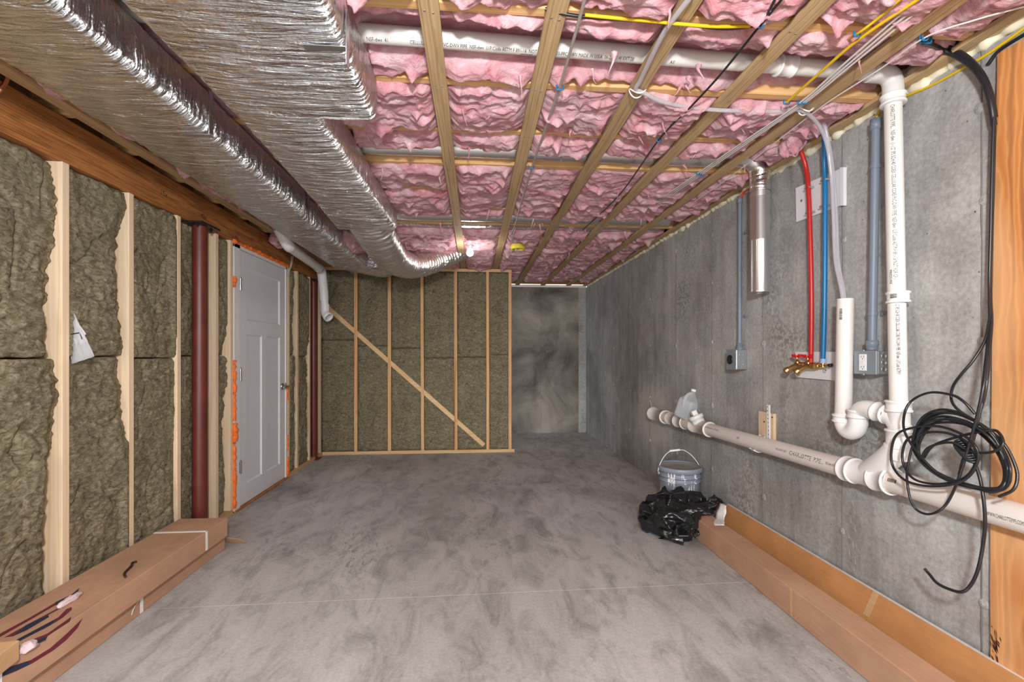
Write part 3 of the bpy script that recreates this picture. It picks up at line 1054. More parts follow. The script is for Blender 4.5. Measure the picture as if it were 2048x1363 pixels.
# sagging pink piece of batt between the two main ducts
def blob(name, mat, c, r, seed, amp=.3, n=28, **kw):
    th, ph = np.meshgrid(np.linspace(0, math.pi, n // 2 + 1), np.linspace(0, 2 * math.pi, n + 1)[:-1], indexing='ij')
    d = np.stack([np.sin(th) * np.cos(ph), np.sin(th) * np.sin(ph), -np.cos(th)], -1)
    k = 1 + amp * (pn(d[..., 0] * 2 + seed, d[..., 1] * 2, d[..., 2] * 2) + .6 * (1 - 2 * np.abs(pn(d[..., 0] * 5 + seed, d[..., 1] * 5, d[..., 2] * 5))) + .3 * pn(d[..., 0] * 13, d[..., 1] * 13 + seed, d[..., 2] * 13))
    X = np.array(c) + d * np.array(r) * k[..., None]
    m = MB()
    nn = n
    Fs = []
    for i in range(n // 2):
        for q in range(nn):
            Fs.append((i * nn + q, i * nn + (q + 1) % nn, (i + 1) * nn + (q + 1) % nn, (i + 1) * nn + q))
    m.raw(X.reshape(-1, 3), Fs, True)
    return obj(name, m, mat, **kw)
c = P(703, 478, y=4.35)
blob('fiberglass_scrap', M['pink'], c, (.14, .22, .09), 3.3, .35, 44, label='pink fiberglass scrap stuffed between the two foil ducts', cat='insulation')
c = P(560, 481, x=XL + .1)
blob('fiberglass_scrap', M['pink'], c, (.07, .10, .05), 8.3, .4, 36, label='pink fiberglass scrap on the beam by the white vent pipe end', cat='insulation')
c = P(1585, 278, x=1.60)
blob('fiberglass_scrap', M['pink'], c, (.05, .05, .07), 5.1, .4, 36, label='pink fiberglass scrap dangling above the red tube', cat='insulation')

# ------------------------------------------------------------------ foil wrapped ducts
def duct_shell(secs, seed, n_ring=110, dy=.011, ripple=.0042, bulge=.010, rad=.02, cap0=True, cap1=True):
    """secs: (y, xl, xr, zb, zt); a soft wrapped rectangular duct along y"""
    ys = np.arange(secs[0][0], secs[-1][0] + 1e-6, dy)
    S = np.array(secs)
    par = [np.interp(ys, S[:, 0], S[:, i]) for i in range(1, 5)]
    m = MB()
    ang = np.linspace(0, 1, n_ring + 1)[:-1]
    rings = []
    for k, y in enumerate(ys):
        xl, xr, zb, zt = (p[k] for p in par)
        w, h = xr - xl, zt - zb
        per = 2 * (w + h)
        dd = ang * per
        X = np.empty(n_ring); Z = np.empty(n_ring); NX = np.empty(n_ring); NZ = np.empty(n_ring); fr = np.empty(n_ring)
        b0 = dd < w
        b1 = (dd >= w) & (dd < w + h)
        b2 = (dd >= w + h) & (dd < 2 * w + h)
        b3 = dd >= 2 * w + h
        X[b0] = xl + dd[b0]; Z[b0] = zb; NX[b0] = 0; NZ[b0] = -1; fr[b0] = dd[b0] / w
        t = (dd[b1] - w); X[b1] = xr; Z[b1] = zb + t; NX[b1] = 1; NZ[b1] = 0; fr[b1] = t / h
        t = (dd[b2] - w - h); X[b2] = xr - t; Z[b2] = zt; NX[b2] = 0; NZ[b2] = 1; fr[b2] = t / w
        t = (dd[b3] - 2 * w - h); X[b3] = xl; Z[b3] = zt - t; NX[b3] = -1; NZ[b3] = 0; fr[b3] = t / h
        bl = bulge * np.sin(np.pi * fr) ** .7
        # wrinkles that run across the duct, slightly bowed
        yb = y + .03 * np.sin(np.pi * fr) + .02 * pn(X * 3, y * 2, seed)
        rp = ripple * (1 - 2 * np.abs(pn(yb * 26, X * 3 + Z * 3, seed))) + ripple * .7 * pn(yb * 60, X * 7 + Z * 7, seed + 3) + .004 * pn(y * 3, X * 3, seed + 5)
        cr = np.minimum(fr, 1 - fr)
        edge = np.minimum(cr * np.where(b0 | b2, w, h), rad)
        inn = (rad - edge) * .42 * ((rad - edge) / rad)
        k2 = bl + rp
        Xc, Zc = X + NX * k2, Z + NZ * k2
        cx, cz = (xl + xr) / 2, (zb + zt) / 2
        dl = np.sqrt((Xc - cx) ** 2 + (Zc - cz) ** 2) + 1e-6
        Xc -= (Xc - cx) / dl * inn
        Zc -= (Zc - cz) / dl * inn
        rings.append(np.stack([Xc, np.full(n_ring, y) + .004 * pn(X * 6, Z * 6, y), Zc], -1))
    V = np.concatenate(rings)
    nr = len(rings)
    idx = np.arange(nr * n_ring).reshape(nr, n_ring)
    q = np.stack([idx[:-1], np.roll(idx[:-1], -1, 1), np.roll(idx[1:], -1, 1), idx[1:]], -1).reshape(-1, 4)
    m.raw(V, [tuple(a) for a in q[:, ::-1]], True)
    if cap0: m.raw(rings[0], [tuple(range(n_ring))])
    if cap1: m.raw(rings[-1], [tuple(range(n_ring - 1, -1, -1))])
    return m

KB = 0.905
zb_ = EYE + KB
A_l, A_r = -1.455, -1.085
dA = thing('insulated_duct', 'long foil wrapped duct hung beside the brown beam', 'duct', (-1.26, 2.0, zb_))
obj('foil_wrap', duct_shell([(-1.0, A_l, A_r, zb_, 2.30), (2.0, A_l, A_r, zb_, 2.30), (2.06, A_l, A_r - .01, zb_ + .005, 2.30), (3.1, A_l, A_r - .02, zb_ + .005, 2.30), (3.2, A_l, A_r - .05, zb_ + .004, 2.30), (5.02, A_l - .01, A_r - .04, zb_ - .0, 2.29)], 1.7), M['foil'], dA)
for y, xr_ in ((2.0, A_r + .004), (3.24, A_r - .036)):
    mm = MB()
    mm.obox((xr_ + .006, y, zb_ + .08), (.0012, 0, 0), (0, .014, 0), (0, 0, .085))
    mm.obox((xr_ - .045, y, zb_ - .014), (.055, 0, 0), (0, .014, 0), (0, 0, .0012))
    obj('hanger_strap', mm, M['galvd'], dA)
# crimped end of duct A
obj('collar', duct_shell([(5.0, A_l + .03, A_r + .08, zb_ + .02, 2.29), (5.4, A_l + .06, A_r + .10, zb_ + .02, 2.27)], 4.4, ripple=.006), M['foil'], dA)
pth = spline([P(690, 520, y=4.9), P(735, 535, y=5.25), P(775, 540, y=5.5), P(800, 520, y=5.72)], 16)
fm = MB()
fm.tube(pth, [.075 + .005 * math.sin(i * 2.2) for i in range(len(pth))], 22)
obj('flexible_tail', fm, M['flexfoil'], dA)

B_l, B_r = -.905, -.385
dBig = thing('insulated_duct', 'wide foil wrapped trunk duct with a squared step and a round flexible bend', 'duct', (-.66, 1.5, zb_))
obj('trunk', duct_shell([(-1.0, B_l, B_r, zb_, 2.30), (1.83, B_l, B_r, zb_, 2.30)], 6.1, rad=.018), M['foil'], dBig)
obj('narrow_run', duct_shell([(1.80, B_l, -.60, zb_ + .004, 2.30), (2.9, B_l - .05, -.59, zb_ + .004, 2.29), (3.45, B_l - .085, -.575, zb_ + .002, 2.28)], 9.9, rad=.018), M['foil'], dBig)
mm = MB()
p = P(692, 127, x=B_r + .01)
mm.obox((B_r + .014, p.y, p.z + .07), (.0012, 0, 0), (0, .014, 0), (0, 0, .08))
mm.obox((B_r - .05, p.y, zb_ - .014), (.06, 0, 0), (0, .012, 0), (0, 0, .0012))
obj('hanger_strap', mm, M['galvd'], dBig)
fpts = [(P(748, 452, y=3.36), .160, .088), (P(750, 460, y=3.5), .160, .095), (P(764, 489, y=3.85), .15, .115), (P(787, 518, y=4.25), .135, .128), (P(820, 531, y=4.65), .125, .122), (P(858, 526, y=4.88), .115, .112), (P(893, 514, y=5.0), .105, .10), (P(930, 497, y=5.08), .10, .10)]
fpts[0] = (Vector((-.785, 3.38, 2.222)), .165, .088)
fpts[1] = (Vector((-.79, 3.52, 2.212)), .160, .094)
pth = spline([p for p, a, b in fpts], 30)
n = len(pth)
ab = np.interp(np.linspace(0, len(fpts) - 1, n), range(len(fpts)), [a for p, a, b in fpts]), np.interp(np.linspace(0, len(fpts) - 1, n), range(len(fpts)), [b for p, a, b in fpts])
fm = MB()
V, Fs, nk = [], [], 44
for i in range(n):
    tdir = (pth[min(n - 1, i + 1)] - pth[max(0, i - 1)]).normalized()
    e1 = tdir.cross(Vector((0, 0, 1))).normalized()
    e2 = e1.cross(tdir)
    rp = 1 + .03 * math.sin(i * 1.35) + .03 * float(pn(i * .6, 3.0))
    for k in range(nk):
        a = 2 * math.pi * k / nk
        V.append(pth[i] + (e1 * math.cos(a) * ab[0][i] + e2 * math.sin(a) * ab[1][i]) * rp)
for i in range(n - 1):
    for k in range(nk):
        Fs.append((i * nk + k, i * nk + (k + 1) % nk, (i + 1) * nk + (k + 1) % nk, (i + 1) * nk + k))
fm.raw(V, Fs, True)
V = np.array(fm.v)
nn = np.stack([pn(V[:, 0] * 22, V[:, 1] * 22, V[:, 2] * 22), pn(V[:, 0] * 22 + 9, V[:, 1] * 22, V[:, 2] * 22), pn(V[:, 0] * 22, V[:, 1] * 22 + 9, V[:, 2] * 22)], -1)
fm.v = [tuple(p) for p in V + nn * .006]
obj('flexible_bend', fm, M['flexfoil'], dBig, label='crinkled round flexible duct curving right')

# tin ducts in the joist bays
jf = lambda i: J0 + .4064 * i
p0 = jf(2) - .075
gv = thing('metal_vent_pipe', 'galvanized vent pipe dropping down the right wall from a joist bay', 'pipe', (1.60, 2.52, 1.59))
vx, vy = XR - .085, P(1520, 460, x=XR - .085).y
ztop, zbot = 2.30, 1.585
prof = [(.052, 0), (.0535, .004), (.052, .01), (.052, .30), (.0528, .302), (.052, .305), (.052, ztop - zbot)]
m = MB().lathe((vx, vy, zbot), (0, 0, 1), prof, 36)
m.lathe((vx, vy, zbot), (0, 0, 1), [(.0495, 0), (.0495, .5)], 36)
m.lathe((vx, vy, zbot), (0, 0, 1), [(.0495, 0), (.052, 0)], 36)
obj('drop_pipe', m, M['galv'], gv)
m = MB()
el = filleted([(vx, vy, 2.14), (vx, vy, 2.37), (vx - .3, (vy + p0) / 2 + .02, 2.37), (.2, p0, 2.37), (-1.0, p0, 2.37)], .12)
m.tube(el, .0535, 28)
obj('joist_bay_run', m, M['galv'], gv)
m = MB()
pth = [(vx, vy, 2.17 + i * .012) for i in range(11)]
m.tube(pth, [.056 + .003 * pn(i * 1.9, 2) for i in range(11)], 26, caps=False)
obj('tape_wrap', m, M['tape'], gv)
td = obj('tin_duct', MB().tube([(-1.0, jf(5) - .085, 2.375), (-.2, jf(5) - .085, 2.375), (1.62, jf(5) - .085, 2.375)], .072, 28), M['galv'], label='dull round tin duct lying in the seventh ceiling bay', cat='duct')
def along_x(mb):
    mb.v = [(p[1], p[0], p[2]) for p in mb.v]
    mb.f = [tuple(reversed(f)) for f in mb.f]
    return mb
m = along_x(duct_shell([(-1.0, jf(5) + .045, jf(5) + .165, 2.318, 2.44), (1.62, jf(5) + .045, jf(5) + .165, 2.318, 2.44)], 12.2, n_ring=60, dy=.016, ripple=.003, bulge=.008, rad=.03))
obj('branch_duct', m, foil('branch_foil', 'x', amt=.4), label='foil wrapped branch duct crossing the ceiling before the bulb', cat='duct')

# ------------------------------------------------------------------ door
dj = thing('door_1', None, None, (XL, (DY0 + DY1) / 2, 0), kind='structure')
LY0, LY1 = P(478.5, 700, x=XL - .006).y, P(570, 700, x=XL - .006).y
dz0, dz1 = .022, 2.052
fx, th_ = XL - .006, .044
def door_leaf():
    m = MB()
    def fp(y, z, dx=0): return (fx - dx, LY0 + y, dz0 + z)
    W, H = LY1 - LY0, dz1 - dz0
    st, br, mr, tr_, ml = .12, .155, .115, .128, .10
    z_a, z_b = br, H - .665
    z_c, z_d = H - .55, H - tr_
    m_l, m_r = W / 2 - ml / 2, W / 2 + ml / 2
    panels = [(st, W - st, z_c, z_d), (st, m_l, z_a, z_b), (m_r, W - st, z_a, z_b)]
    solids = [(0, st, 0, H), (W - st, W, 0, H), (st, W - st, 0, z_a), (st, W - st, z_b, z_c), (st, W - st, z_d, H), (m_l, m_r, z_a, z_b)]
    for y0, y1, z0, z1 in solids:
        m.raw([fp(y0, z0), fp(y1, z0), fp(y1, z1), fp(y0, z1)], [(0, 1, 2, 3)])
    for y0, y1, z0, z1 in panels:
        b, dp = .012, .011
        V = [fp(y0, z0), fp(y1, z0), fp(y1, z1), fp(y0, z1), fp(y0 + b, z0 + b, dp), fp(y1 - b, z0 + b, dp), fp(y1 - b, z1 - b, dp), fp(y0 + b, z1 - b, dp)]
        m.raw(V, [(0, 1, 5, 4), (1, 2, 6, 5), (2, 3, 7, 6), (3, 0, 4, 7), (4, 5, 6, 7)])
    V = [fp(0, 0), fp(W, 0), fp(W, H), fp(0, H), fp(0, 0, th_), fp(W, 0, th_), fp(W, H, th_), fp(0, H, th_)]
    m.raw(V, [(1, 0, 4, 5), (2, 1, 5, 6), (3, 2, 6, 7), (0, 3, 7, 4), (7, 6, 5, 4)])
    return m
obj('door_leaf', door_leaf(), M['door'], dj)
jy0, jy1, jz = DY0 + .014, DY1 - .022, dz1 + .032
m = MB().box(XL - .11, XL + .002, jy0, LY0 - .003, .0, jz)
obj('jamb', m, M['jamb'], dj, bevel=.0015)
obj('jamb', MB().box(XL - .11, XL + .002, LY1 + .003, LY1 + .026, .0, jz), M['jamb'], dj, bevel=.0015)
obj('head_jamb', MB().box(XL - .11, XL + .002, jy0, LY1 + .026, dz1 + .004, jz), M['jamb'], dj, bevel=.0015)
obj('threshold', MB().box(XL - .11, XL + .012, jy0, LY1 + .026, .0, .018), M['beam'], dj, bevel=.003)
for v in (576, 765, 925):
    u = 480
    c = P(479, {576: 568, 765: 749, 925: 934}[v], x=XL)
    h = MB()
    h.tube([(XL + .006, LY0 - .002, c.z - .048), (XL + .006, LY0 - .002, c.z + .048)], .0075, 10)
    h.box(XL - .004, XL + .004, LY0 - .016, LY0 + .014, c.z - .044, c.z + .044)
    h.ball((XL + .006, LY0 - .002, c.z + .052), .006, n=8)
    obj('hinge', h, M['nickel'], dj)
hc = P(567, 772, x=XL)
lv = MB().lathe((XL - .007, LY1 - .065, hc.z), (1, 0, 0), [(.032, 0), (.032, .008), (.026, .012), (.012, .014), (.011, .05)], 20)
obj('rosette', lv, M['nickel'], dj)
lv = MB().tube(filleted([(XL + .03, LY1 - .065, hc.z), (XL + .055, LY1 - .065, hc.z), (XL + .055, LY1 - .18, hc.z - .003)], .016), .010, 10)
obj('lever_handle', lv, M['nickel'], dj)
obj('lock_bore', MB().box(XL - .02, XL + .003, LY1 + .002, LY1 + .012, hc.z - .03, hc.z + .03), M['nickel'], dj)
# orange spray foam squeezed out round the jamb
def foam_bead(pts, r, seed, out=(1, 0, 0), res=.012, mn=0.0):
    pts = spline(pts, 10) if len(pts) > 2 else [Vector(pts[0]).lerp(Vector(pts[1]), i / 40) for i in range(41)]
    L = sum((pts[i + 1] - pts[i]).length for i in range(len(pts) - 1))
    n = max(12, int(L / res))
    m = MB()
    acc, out_p = 0, []
    for i in range(n + 1):
        t = i / n * (len(pts) - 1)
        a = int(min(t, len(pts) - 2))
        out_p.append(pts[a].lerp(pts[a + 1], t - a))
    rs = [max(mn, r * (1 + .75 * pn(i * .31, seed, 1.1) + .5 * pn(i * .9, seed, 2.2))) for i in range(n + 1)]
    out_p = [p + Vector(out) * (r * .5 * float(pn(i * .4, seed, 7.7))) + Vector((0, r * .5 * float(pn(i * .55, seed, 5.5)), r * .4 * float(pn(i * .6, seed, 4.5)))) for i, p in enumerate(out_p)]
    m.tube(out_p, rs, 10)
    return m
yl = jy0 - .004
for i, (v0, v1, r) in enumerate(((720, 840, .013), (845, 880, .022), (884, 1012, .014), (555, 574, .013))):
    obj('spray_foam', foam_bead([(XL + .004, yl, P(472, v0, x=XL).z), (XL + .004, yl, P(474, v1, x=XL).z)], r, 2.2 + i), M['ofoam'], dj, label='orange expanding foam')
obj('spray_foam', foam_bead([(XL + .003, yl - .01, jz + .012), (XL + .003, LY1 + .04, jz + .012)], .015, 9.1, mn=.006), M['ofoam'], dj, label='orange expanding foam')
for i, (v0, v1, r) in enumerate(((770, 800, .010), (870, 900, .009), (915, 958, .016))):
    obj('spray_foam', foam_bead([(XL + .003, LY1 + .032, P(572, v0, x=XL).z), (XL + .003, LY1 + .032, max(.012, P(572, v1, x=XL).z))], r, 12.2 + i), M['ofoam'], dj, label='orange expanding foam')

# cream foam along the right sill
cf = foam_bead([(XR + .006, y, ZC + .016 + .01 * float(pn(y * 2, 5))) for y in np.arange(1.0, 7.2, .1)], .017, 4.4, res=.014, mn=.006)
obj('foam_bead', cf, M['cfoam'], wr, label='cream expanding foam along the sill')
cf = foam_bead([(XR + .035, y, ZJ + .045 + .02 * float(pn(y * 2, 8))) for y in np.arange(1.0, 7.2, .1)], .032, 6.4, res=.016, mn=.01)
obj('foam_bead', cf, M['cfoam'], wr, label='cream expanding foam along the rim')
cf = foam_bead([(1.73, y, ZJ + .018 + .012 * float(pn(y * 2, 9))) for y in np.arange(1.15, 1.85, .07)], .024, 7.7, res=.014, mn=.01)
obj('foam_bead', cf, M['cfoam'], wr, label='cream expanding foam along the rim')

# ------------------------------------------------------------------ red steel posts
def post(cx, cy, r, label):
    t = thing('steel_post', label, 'post', (cx, cy, 0))
    obj('shaft', MB().tube([(cx, cy, .01), (cx, cy, ZB - .012)], r, 32), M['red'], t)
    m = MB().box(cx - .07, cx + .075, cy - .11, cy + .11, ZB - .0125, ZB - .0015)
    obj('cap_plate', m, M['blackplate'], t)
    for dy in (-.08, .08):
        b = MB()
        b.lathe((cx + .03, cy + dy, ZB - .0125), (0, 0, -1), [(.012, 0), (.012, .008), (.006, .009), (.006, .02), (0, .02)], 6, smooth=False)
        obj('bolt', b, M['blackplate'], t)
    obj('base_plate', MB().box(cx - .07, cx + .07, cy - .07, cy + .07, 0, .011), M['red'], t)
p = P(399.5, 700, x=XL + .008)
post(XL + .008, p.y, .045, 'thick dark red steel post in the left wall before the door')
p = P(627, 700, x=XL - .03)
post(XL - .03, p.y, .045, 'dark red steel post half hidden in the far left corner past the door')

# ------------------------------------------------------------------ white vent pipe by the door
vt = thing('vent_pipe', 'white plastic vent pipe with elbows below the beam, left of the back stud wall', 'pipe', (-1.68, 5.0, 1.55))
pa, pb = P(578, 492, y=4.2), P(640, 537, y=5.35)
pc = P(648, 600, y=5.50); pd = P(650, 622, y=5.50); pe = P(652, 641, y=5.43)
pv0 = pa + (pa - pb).normalized() * .02
r3 = .0445
obj('sloping_pipe', MB().tube([pv0, pb], r3, 24), M['pvcj'], vt)
up = pv0 + Vector((-.05, -.07, .13))
obj('upper_elbow', MB().tube(filleted([pv0.lerp(pb, .05), pv0, up], .05), .050, 24), M['pvcj'], vt)
obj('elbow', MB().tube(filleted([pb.lerp(pa, .06), pb + (pb - pa).normalized() * .07, pc + Vector((0, 0, .06)), pc + Vector((0, 0, .0))], .12), .050, 24), M['pvcj'], vt)
obj('drop_pipe', MB().tube([pc + Vector((0, 0, .05)), pd], r3, 24), M['pvcj'], vt)
obj('lower_elbow', MB().tube(filleted([pd + Vector((0, 0, .08)), pd - Vector((0, 0, .03)), pd + Vector((.055, -.03, -.075))], .06), .049, 24, caps=False), M['pvcj'], vt)
e = pd + Vector((.055, -.03, -.075))
dd = Vector((.055, -.03, -.045)).normalized()
obj('rim', MB().lathe(e, dd, [(.055, -.035), (.055, 0), (.045, 0), (.045, -.03)], 24), M['pvcj'], vt)
obj('collar', MB().lathe(pb.lerp(pa, .06), (pb - pa), [(.053, -.03), (.053, .03), (.045, .03)], 24), M['pvcj'], vt)
pipe_print('PVC-DWV PIPE', .03, pv0, pb - pv0, r3, .45, (.6, -.7, .6), vt, M['ink'])
# pair of white wires out of the beam
for i, dx in enumerate((0, .012)):
    a = P(583 + i * 3, 512, x=XL + .01); b = P(581 + i * 2, 530, x=XL + .012); c = P(573 + i * 1, 552, x=XL - .001)
    obj('white_wire', MB().tube(spline([a, b, c], 8), .0045, 6), M['whitec'], label='thin white wire running from the beam into the door head, %s of a pair' % ('left' if i == 0 else 'right'), cat='cable')

# ------------------------------------------------------------------ drain, vent and trap assembly on the right wall
XD = 1.682
main_a, main_b = P(1312, 828, x=XD), P(2048, 1037, x=XD)
def mp(u):
    t = (u - 1024) / F
    y = XD * (CY - t * SY) / (t * CY + SY)
    k = (y - main_a.y) / (main_b.y - main_a.y)
    return main_a.lerp(main_b, k)
dr = thing('drain_pipe', 'white plastic drain line on the right wall with trap, standpipe and vent stack', 'pipe', (XD, 2.5, .65))
rm = .0445
md = (main_b - main_a).normalized()
obj('main_pipe', MB().tube([mp(1415), mp(2048), mp(2048) + md * .9], rm, 32), M['pvcmain'], dr)
def hub(name, c, d, L, r, mat=None, lip=.004):
    m = MB().lathe(c, d, [(r - .008, 0), (r, 0), (r + lip, .001), (r + lip, .008), (r, .010), (r, L - .010), (r + lip, L - .008), (r + lip, L - .001), (r, L), (r - .008, L)], 30)
    return obj(name, m, mat or M['pvcj'], dr)
# cleanout at the far end
c0 = mp(1306)
hub('cleanout_adapter', c0, md, .30, .057)
m = MB().lathe(c0, -md, [(.0, .012), (.05, .012), (.052, .008), (.052, -.01)], 26)
m.obox(c0 - md * .022, md * .012, Vector((0, 0, 1)) * .016, Vector((1, 0, 0)) * .016)
obj('cleanout_plug', m, M['pvcj'], dr, bevel=.002)
hub('coupling', mp(1340), md, (mp(1357) - mp(1340)).length, .0505, M['pvcmain'])
obj('short_pipe', MB().tube([mp(1314), mp(1410)], .049, 28), M['primer'], dr)
hub('coupling', mp(1356), md, (mp(1372) - mp(1356)).length, .051)
tee0, tee1 = mp(1388), mp(1420)
hub('cleanout_tee', tee0, md, (tee1 - tee0).length, .0515, M['pvcmain'])
tc = tee0.lerp(tee1, .45)
ud = Vector((-.35, .25, .9)).normalized()
m = MB().lathe(tc + ud * .03, ud, [(.047, 0), (.047, .035), (.054, .036), (.054, .062), (.03, .064), (0, .064)], 26)
obj('cleanout_branch', m, M['pvcj'], dr)
e1 = ud.cross(md).normalized(); e2 = ud.cross(e1)
obj('cleanout_plug', MB().obox(tc + ud * .112, ud * .018, e1 * .019, e2 * .019), M['pvcj'], dr, bevel=.003)
# wye where the stack joins
w0, w1 = mp(1688), mp(1790)
hub('wye_body', mp(1690), md, (mp(1786) - mp(1690)).length, .050, M['pvcj'])
for ua, ub in ((1692, 1712), (1752, 1786)):
    hub('wye_hub', mp(ua), md, (mp(ub) - mp(ua)).length, .053, M['pvcj'])
XV = 1.668
v_t, v_b = P(1786, 205, x=XV), P(1797, 800, x=XV)
vy_b = P(1797, 835, x=XV)
wj = mp(1738)
vp = [P(1797, 860, x=XV), P(1796, 893, x=XV), P(1778, 915, x=XV), wj + Vector((0, 0, .01))]
obj('wye_branch', MB().tube(spline(vp, 8), [.040] * 8 + [.046] * 17, 28), M['pvcj'], dr)
# vent stack
obj('vent_stack', MB().tube([v_t, v_b], .0302, 28), M['pvc'], dr)
vd = (v_b - v_t).normalized()
hub('coupling', P(1796, 583, x=XV), vd, .045, .036)
hub('sanitary_tee', P(1797, 800, x=XV), vd, .235, .0365)
hub('tee_hub', P(1797, 800, x=XV), vd, .045, .041)
hub('tee_hub', P(1797, 858, x=XV), vd, .075, .041)
# p-trap and standpipe
XT = 1.66
s_t, s_b = P(1691, 597, x=XT), P(1686.5, 832, x=XT)
m = MB().tube([s_t, s_b], .0335, 28, caps=False)
m.lathe(s_t, (s_b - s_t), [(.0335, 0), (.0295, 0), (.0295, .25)], 28)
obj('standpipe', m, M['pvc'], dr)
tp = [P(1687, 828, x=XT), P(1688.5, 845, x=XT), P(1697, 864, x=XT), P(1707, 863, x=XT), P(1714, 845, x=XT), P(1717, 832, x=XT)]
loop = [(1687, 826), (1687, 838), (1689, 850), (1695, 859), (1704, 862), (1712, 857), (1716, 846), (1717, 834), (1720, 824), (1727, 818), (1738, 818), (1750, 822)]
def tw(i): return XT + .0
obj('trap_bend', MB().tube(spline([P(u, v, x=XT) for u, v in loop[:8]], 5), .037, 26), M['pvcj'], dr)
obj('trap_arm_elbow', MB().tube(spline([P(u, v, x=XT) for u, v in loop[7:]], 5), .037, 26), M['pvcj'], dr)
ta, tb = P(1740, 819, x=XT), P(1790, 833, x=XV)
obj('trap_arm', MB().tube([ta, tb], .0305, 24), M['pvc'], dr)
td_ = (tb - ta).normalized()
hub('coupling', P(1752, 822, x=XT), td_, .05, .037)
obj('tee_inlet', MB().tube([ta.lerp(tb, .62), tb + Vector((0, 0, -.01)), tb + Vector((0, -.03, -.05))], [.034, .037, .037], 24), M['pvcj'], dr)
sd = (s_b - s_t).normalized()
hub('trap_hub', P(1686.8, 828, x=XT) - sd * .0, sd, .035, .0405)
hub('trap_hub', P(1717, 835, x=XT), Vector((0, -.02, 1)), .035, .0405)
# elbow at the top and the run through the joist bay
PY0, PZ = 1.655, 2.345
rt = Vector((XV - .0, P(1786, 190, x=XV).y, PZ))
la = Vector((-1.5, PY0 - .06, PZ + .004))
lb = Vector((-.62, PY0, PZ))
rr_ = Vector((XV - .075, rt.y - .004, PZ))
obj('ceiling_run', MB().tube([la, lb, rr_], .0302, 26), M['pvc'], dr)
obj('elbow', MB().tube(filleted([rr_ - Vector((.03, 0, 0)), rt, Vector((rt.x, rt.y, v_t.z - .01))], .10, 10), .036, 26), M['pvc'], dr)
hub('elbow_hub', v_t + Vector((0, 0, .03)), vd, .04, .040)
rdir = (rr_ - lb).normalized()
hub('coupling', lb + rdir * ((P(1540, 143, z=PZ).x - lb.x) / rdir.x), rdir, .07, .036)
# lettering on the pipes
rl = (rr_ - lb).length
cd = rdir
outc = Vector((0, -.45, -1))
def on_run(u): return (P(u, 100, z=PZ).x - lb.x)
pipe_print('PIPE...  NSF-dwv  41', .019, lb, cd, .0302, on_run(722), outc, dr, M['ink'], fit=on_run(785) - on_run(722))
pipe_print('CELLULAR CORE PVC-DWV PIPE  NSF-dwv  U.P.Code ASTM F 891-16  NOT  FOR  CP-110-PPC DWV MADE IN U.S.A. 06-23-21(4) EXT 28', .019, lb, cd, .0302, on_run(826), outc, dr, M['ink'], fit=on_run(1270) - on_run(826))
pipe_print('PRESSURE', .013, lb, cd, .0302, on_run(1040), Vector((0, .1, -1)), dr, M['ink'], fit=on_run(1064) - on_run(1040))
pipe_print('AS', .017, lb, cd, .0302, on_run(1346), outc, dr, M['ink'])
outv = Vector((-.8, -.75, 0))
pipe_print('CHARLOTTE PIPE...  NSF-dwv  (1-1/2" IPS SCH 40 COEX CELLULAR CORE PVC-DWV PIPE  NSF-dwv  U.P.Code ASTM F 891-16 NOT FOR CP-1', .019, v_t, vd, .0302, .02, outv, dr, M['ink'], fit=(P(1796, 570, x=XV) - v_t).length - .04)
pipe_print('PRESSURE', .013, P(1793, 540, x=XV), vd, .0302, 0, Vector((-1, -.2, 0)), dr, M['ink'])
pipe_print('1/2" IPS SCH 40 COEX CELLULAR CORE PVC-DWV PIPE  NSF-dwv  U.P.Code ASTM F', .018, P(1796, 600, x=XV), vd, .0302, .015, outv, dr, M['ink'], stretch=.42)
outm = Vector((-1, 0, .25))
pipe_print('CHARLOTTE  PIPE...', .030, mp(1594), md, rm, 0, outm, dr, M['ink'], fit=(mp(1664) - mp(1594)).length)
pipe_print('PVC-DWV NSF', .017, mp(1566), md, rm, 0, outm, dr, M['ink'], fit=(mp(1588) - mp(1566)).length)
pipe_print('NSF-dwv 42', .018, mp(1668), md, rm, 0, outm, dr, M['ink'], fit=(mp(1686) - mp(1668)).length)
pipe_print('IPS SCH 40 PVC-DWV PIPE  ASTM D 2665', .014, mp(1418), md, rm, 0, outm + Vector((0, 0, .3)), dr, M['ink'], stretch=.8)
pipe_print('NSF', .020, mp(1486), md, rm, 0, outm, dr, M['ink'])
pipe_print('WWW.CHARLOTTEPIPE.COM', .018, mp(1999), md, rm, 0, outm + Vector((0, 0, -.3)), dr, M['ink'], fit=(mp(2048) - mp(1999)).length * 1.5)
pipe_print('CH', .026, P(1762, 825, x=XT), td_, .0305, 0, Vector((-1, 0, .1)), dr, M['ink'], stretch=.8)
# bar codes: flat printed bars
def barcode(A, d, r, s0, out, L, h, n=16):
    A, d, out = Vector(A), Vector(d).normalized(), Vector(out)
    e1 = (out - d * out.dot(d)).normalized(); e2 = d.cross(e1)
    m = MB()
    R = random.Random(n)
    s = 0
    while s < L:
        w = R.choice((.0012, .002, .003))
        V = []
        for ss in (s, min(L, s + w)):
            for a in (-h / 2 / r, 0, h / 2 / r):
                V.append(A + d * (s0 + ss) + (e1 * math.cos(a) + e2 * math.sin(a)) * (r + .0006))
        m.raw(V, [(0, 1, 4, 3), (1, 2, 5, 4)])
        s += w + R.choice((.0012, .002))
    return obj('bar_code', m, M['ink'], dr)
barcode(mp(1795), md, rm, 0, outm + Vector((0, 0, .1)), .038, .014, 5)
barcode(s_t, sd, .0335, .045, Vector((-.9, -.35, 0)), .05, .012, 9)
barcode(P(1795, 584, x=XV), vd, .0385, .010, Vector((-1, -.5, 0)), .016, .022, 11)

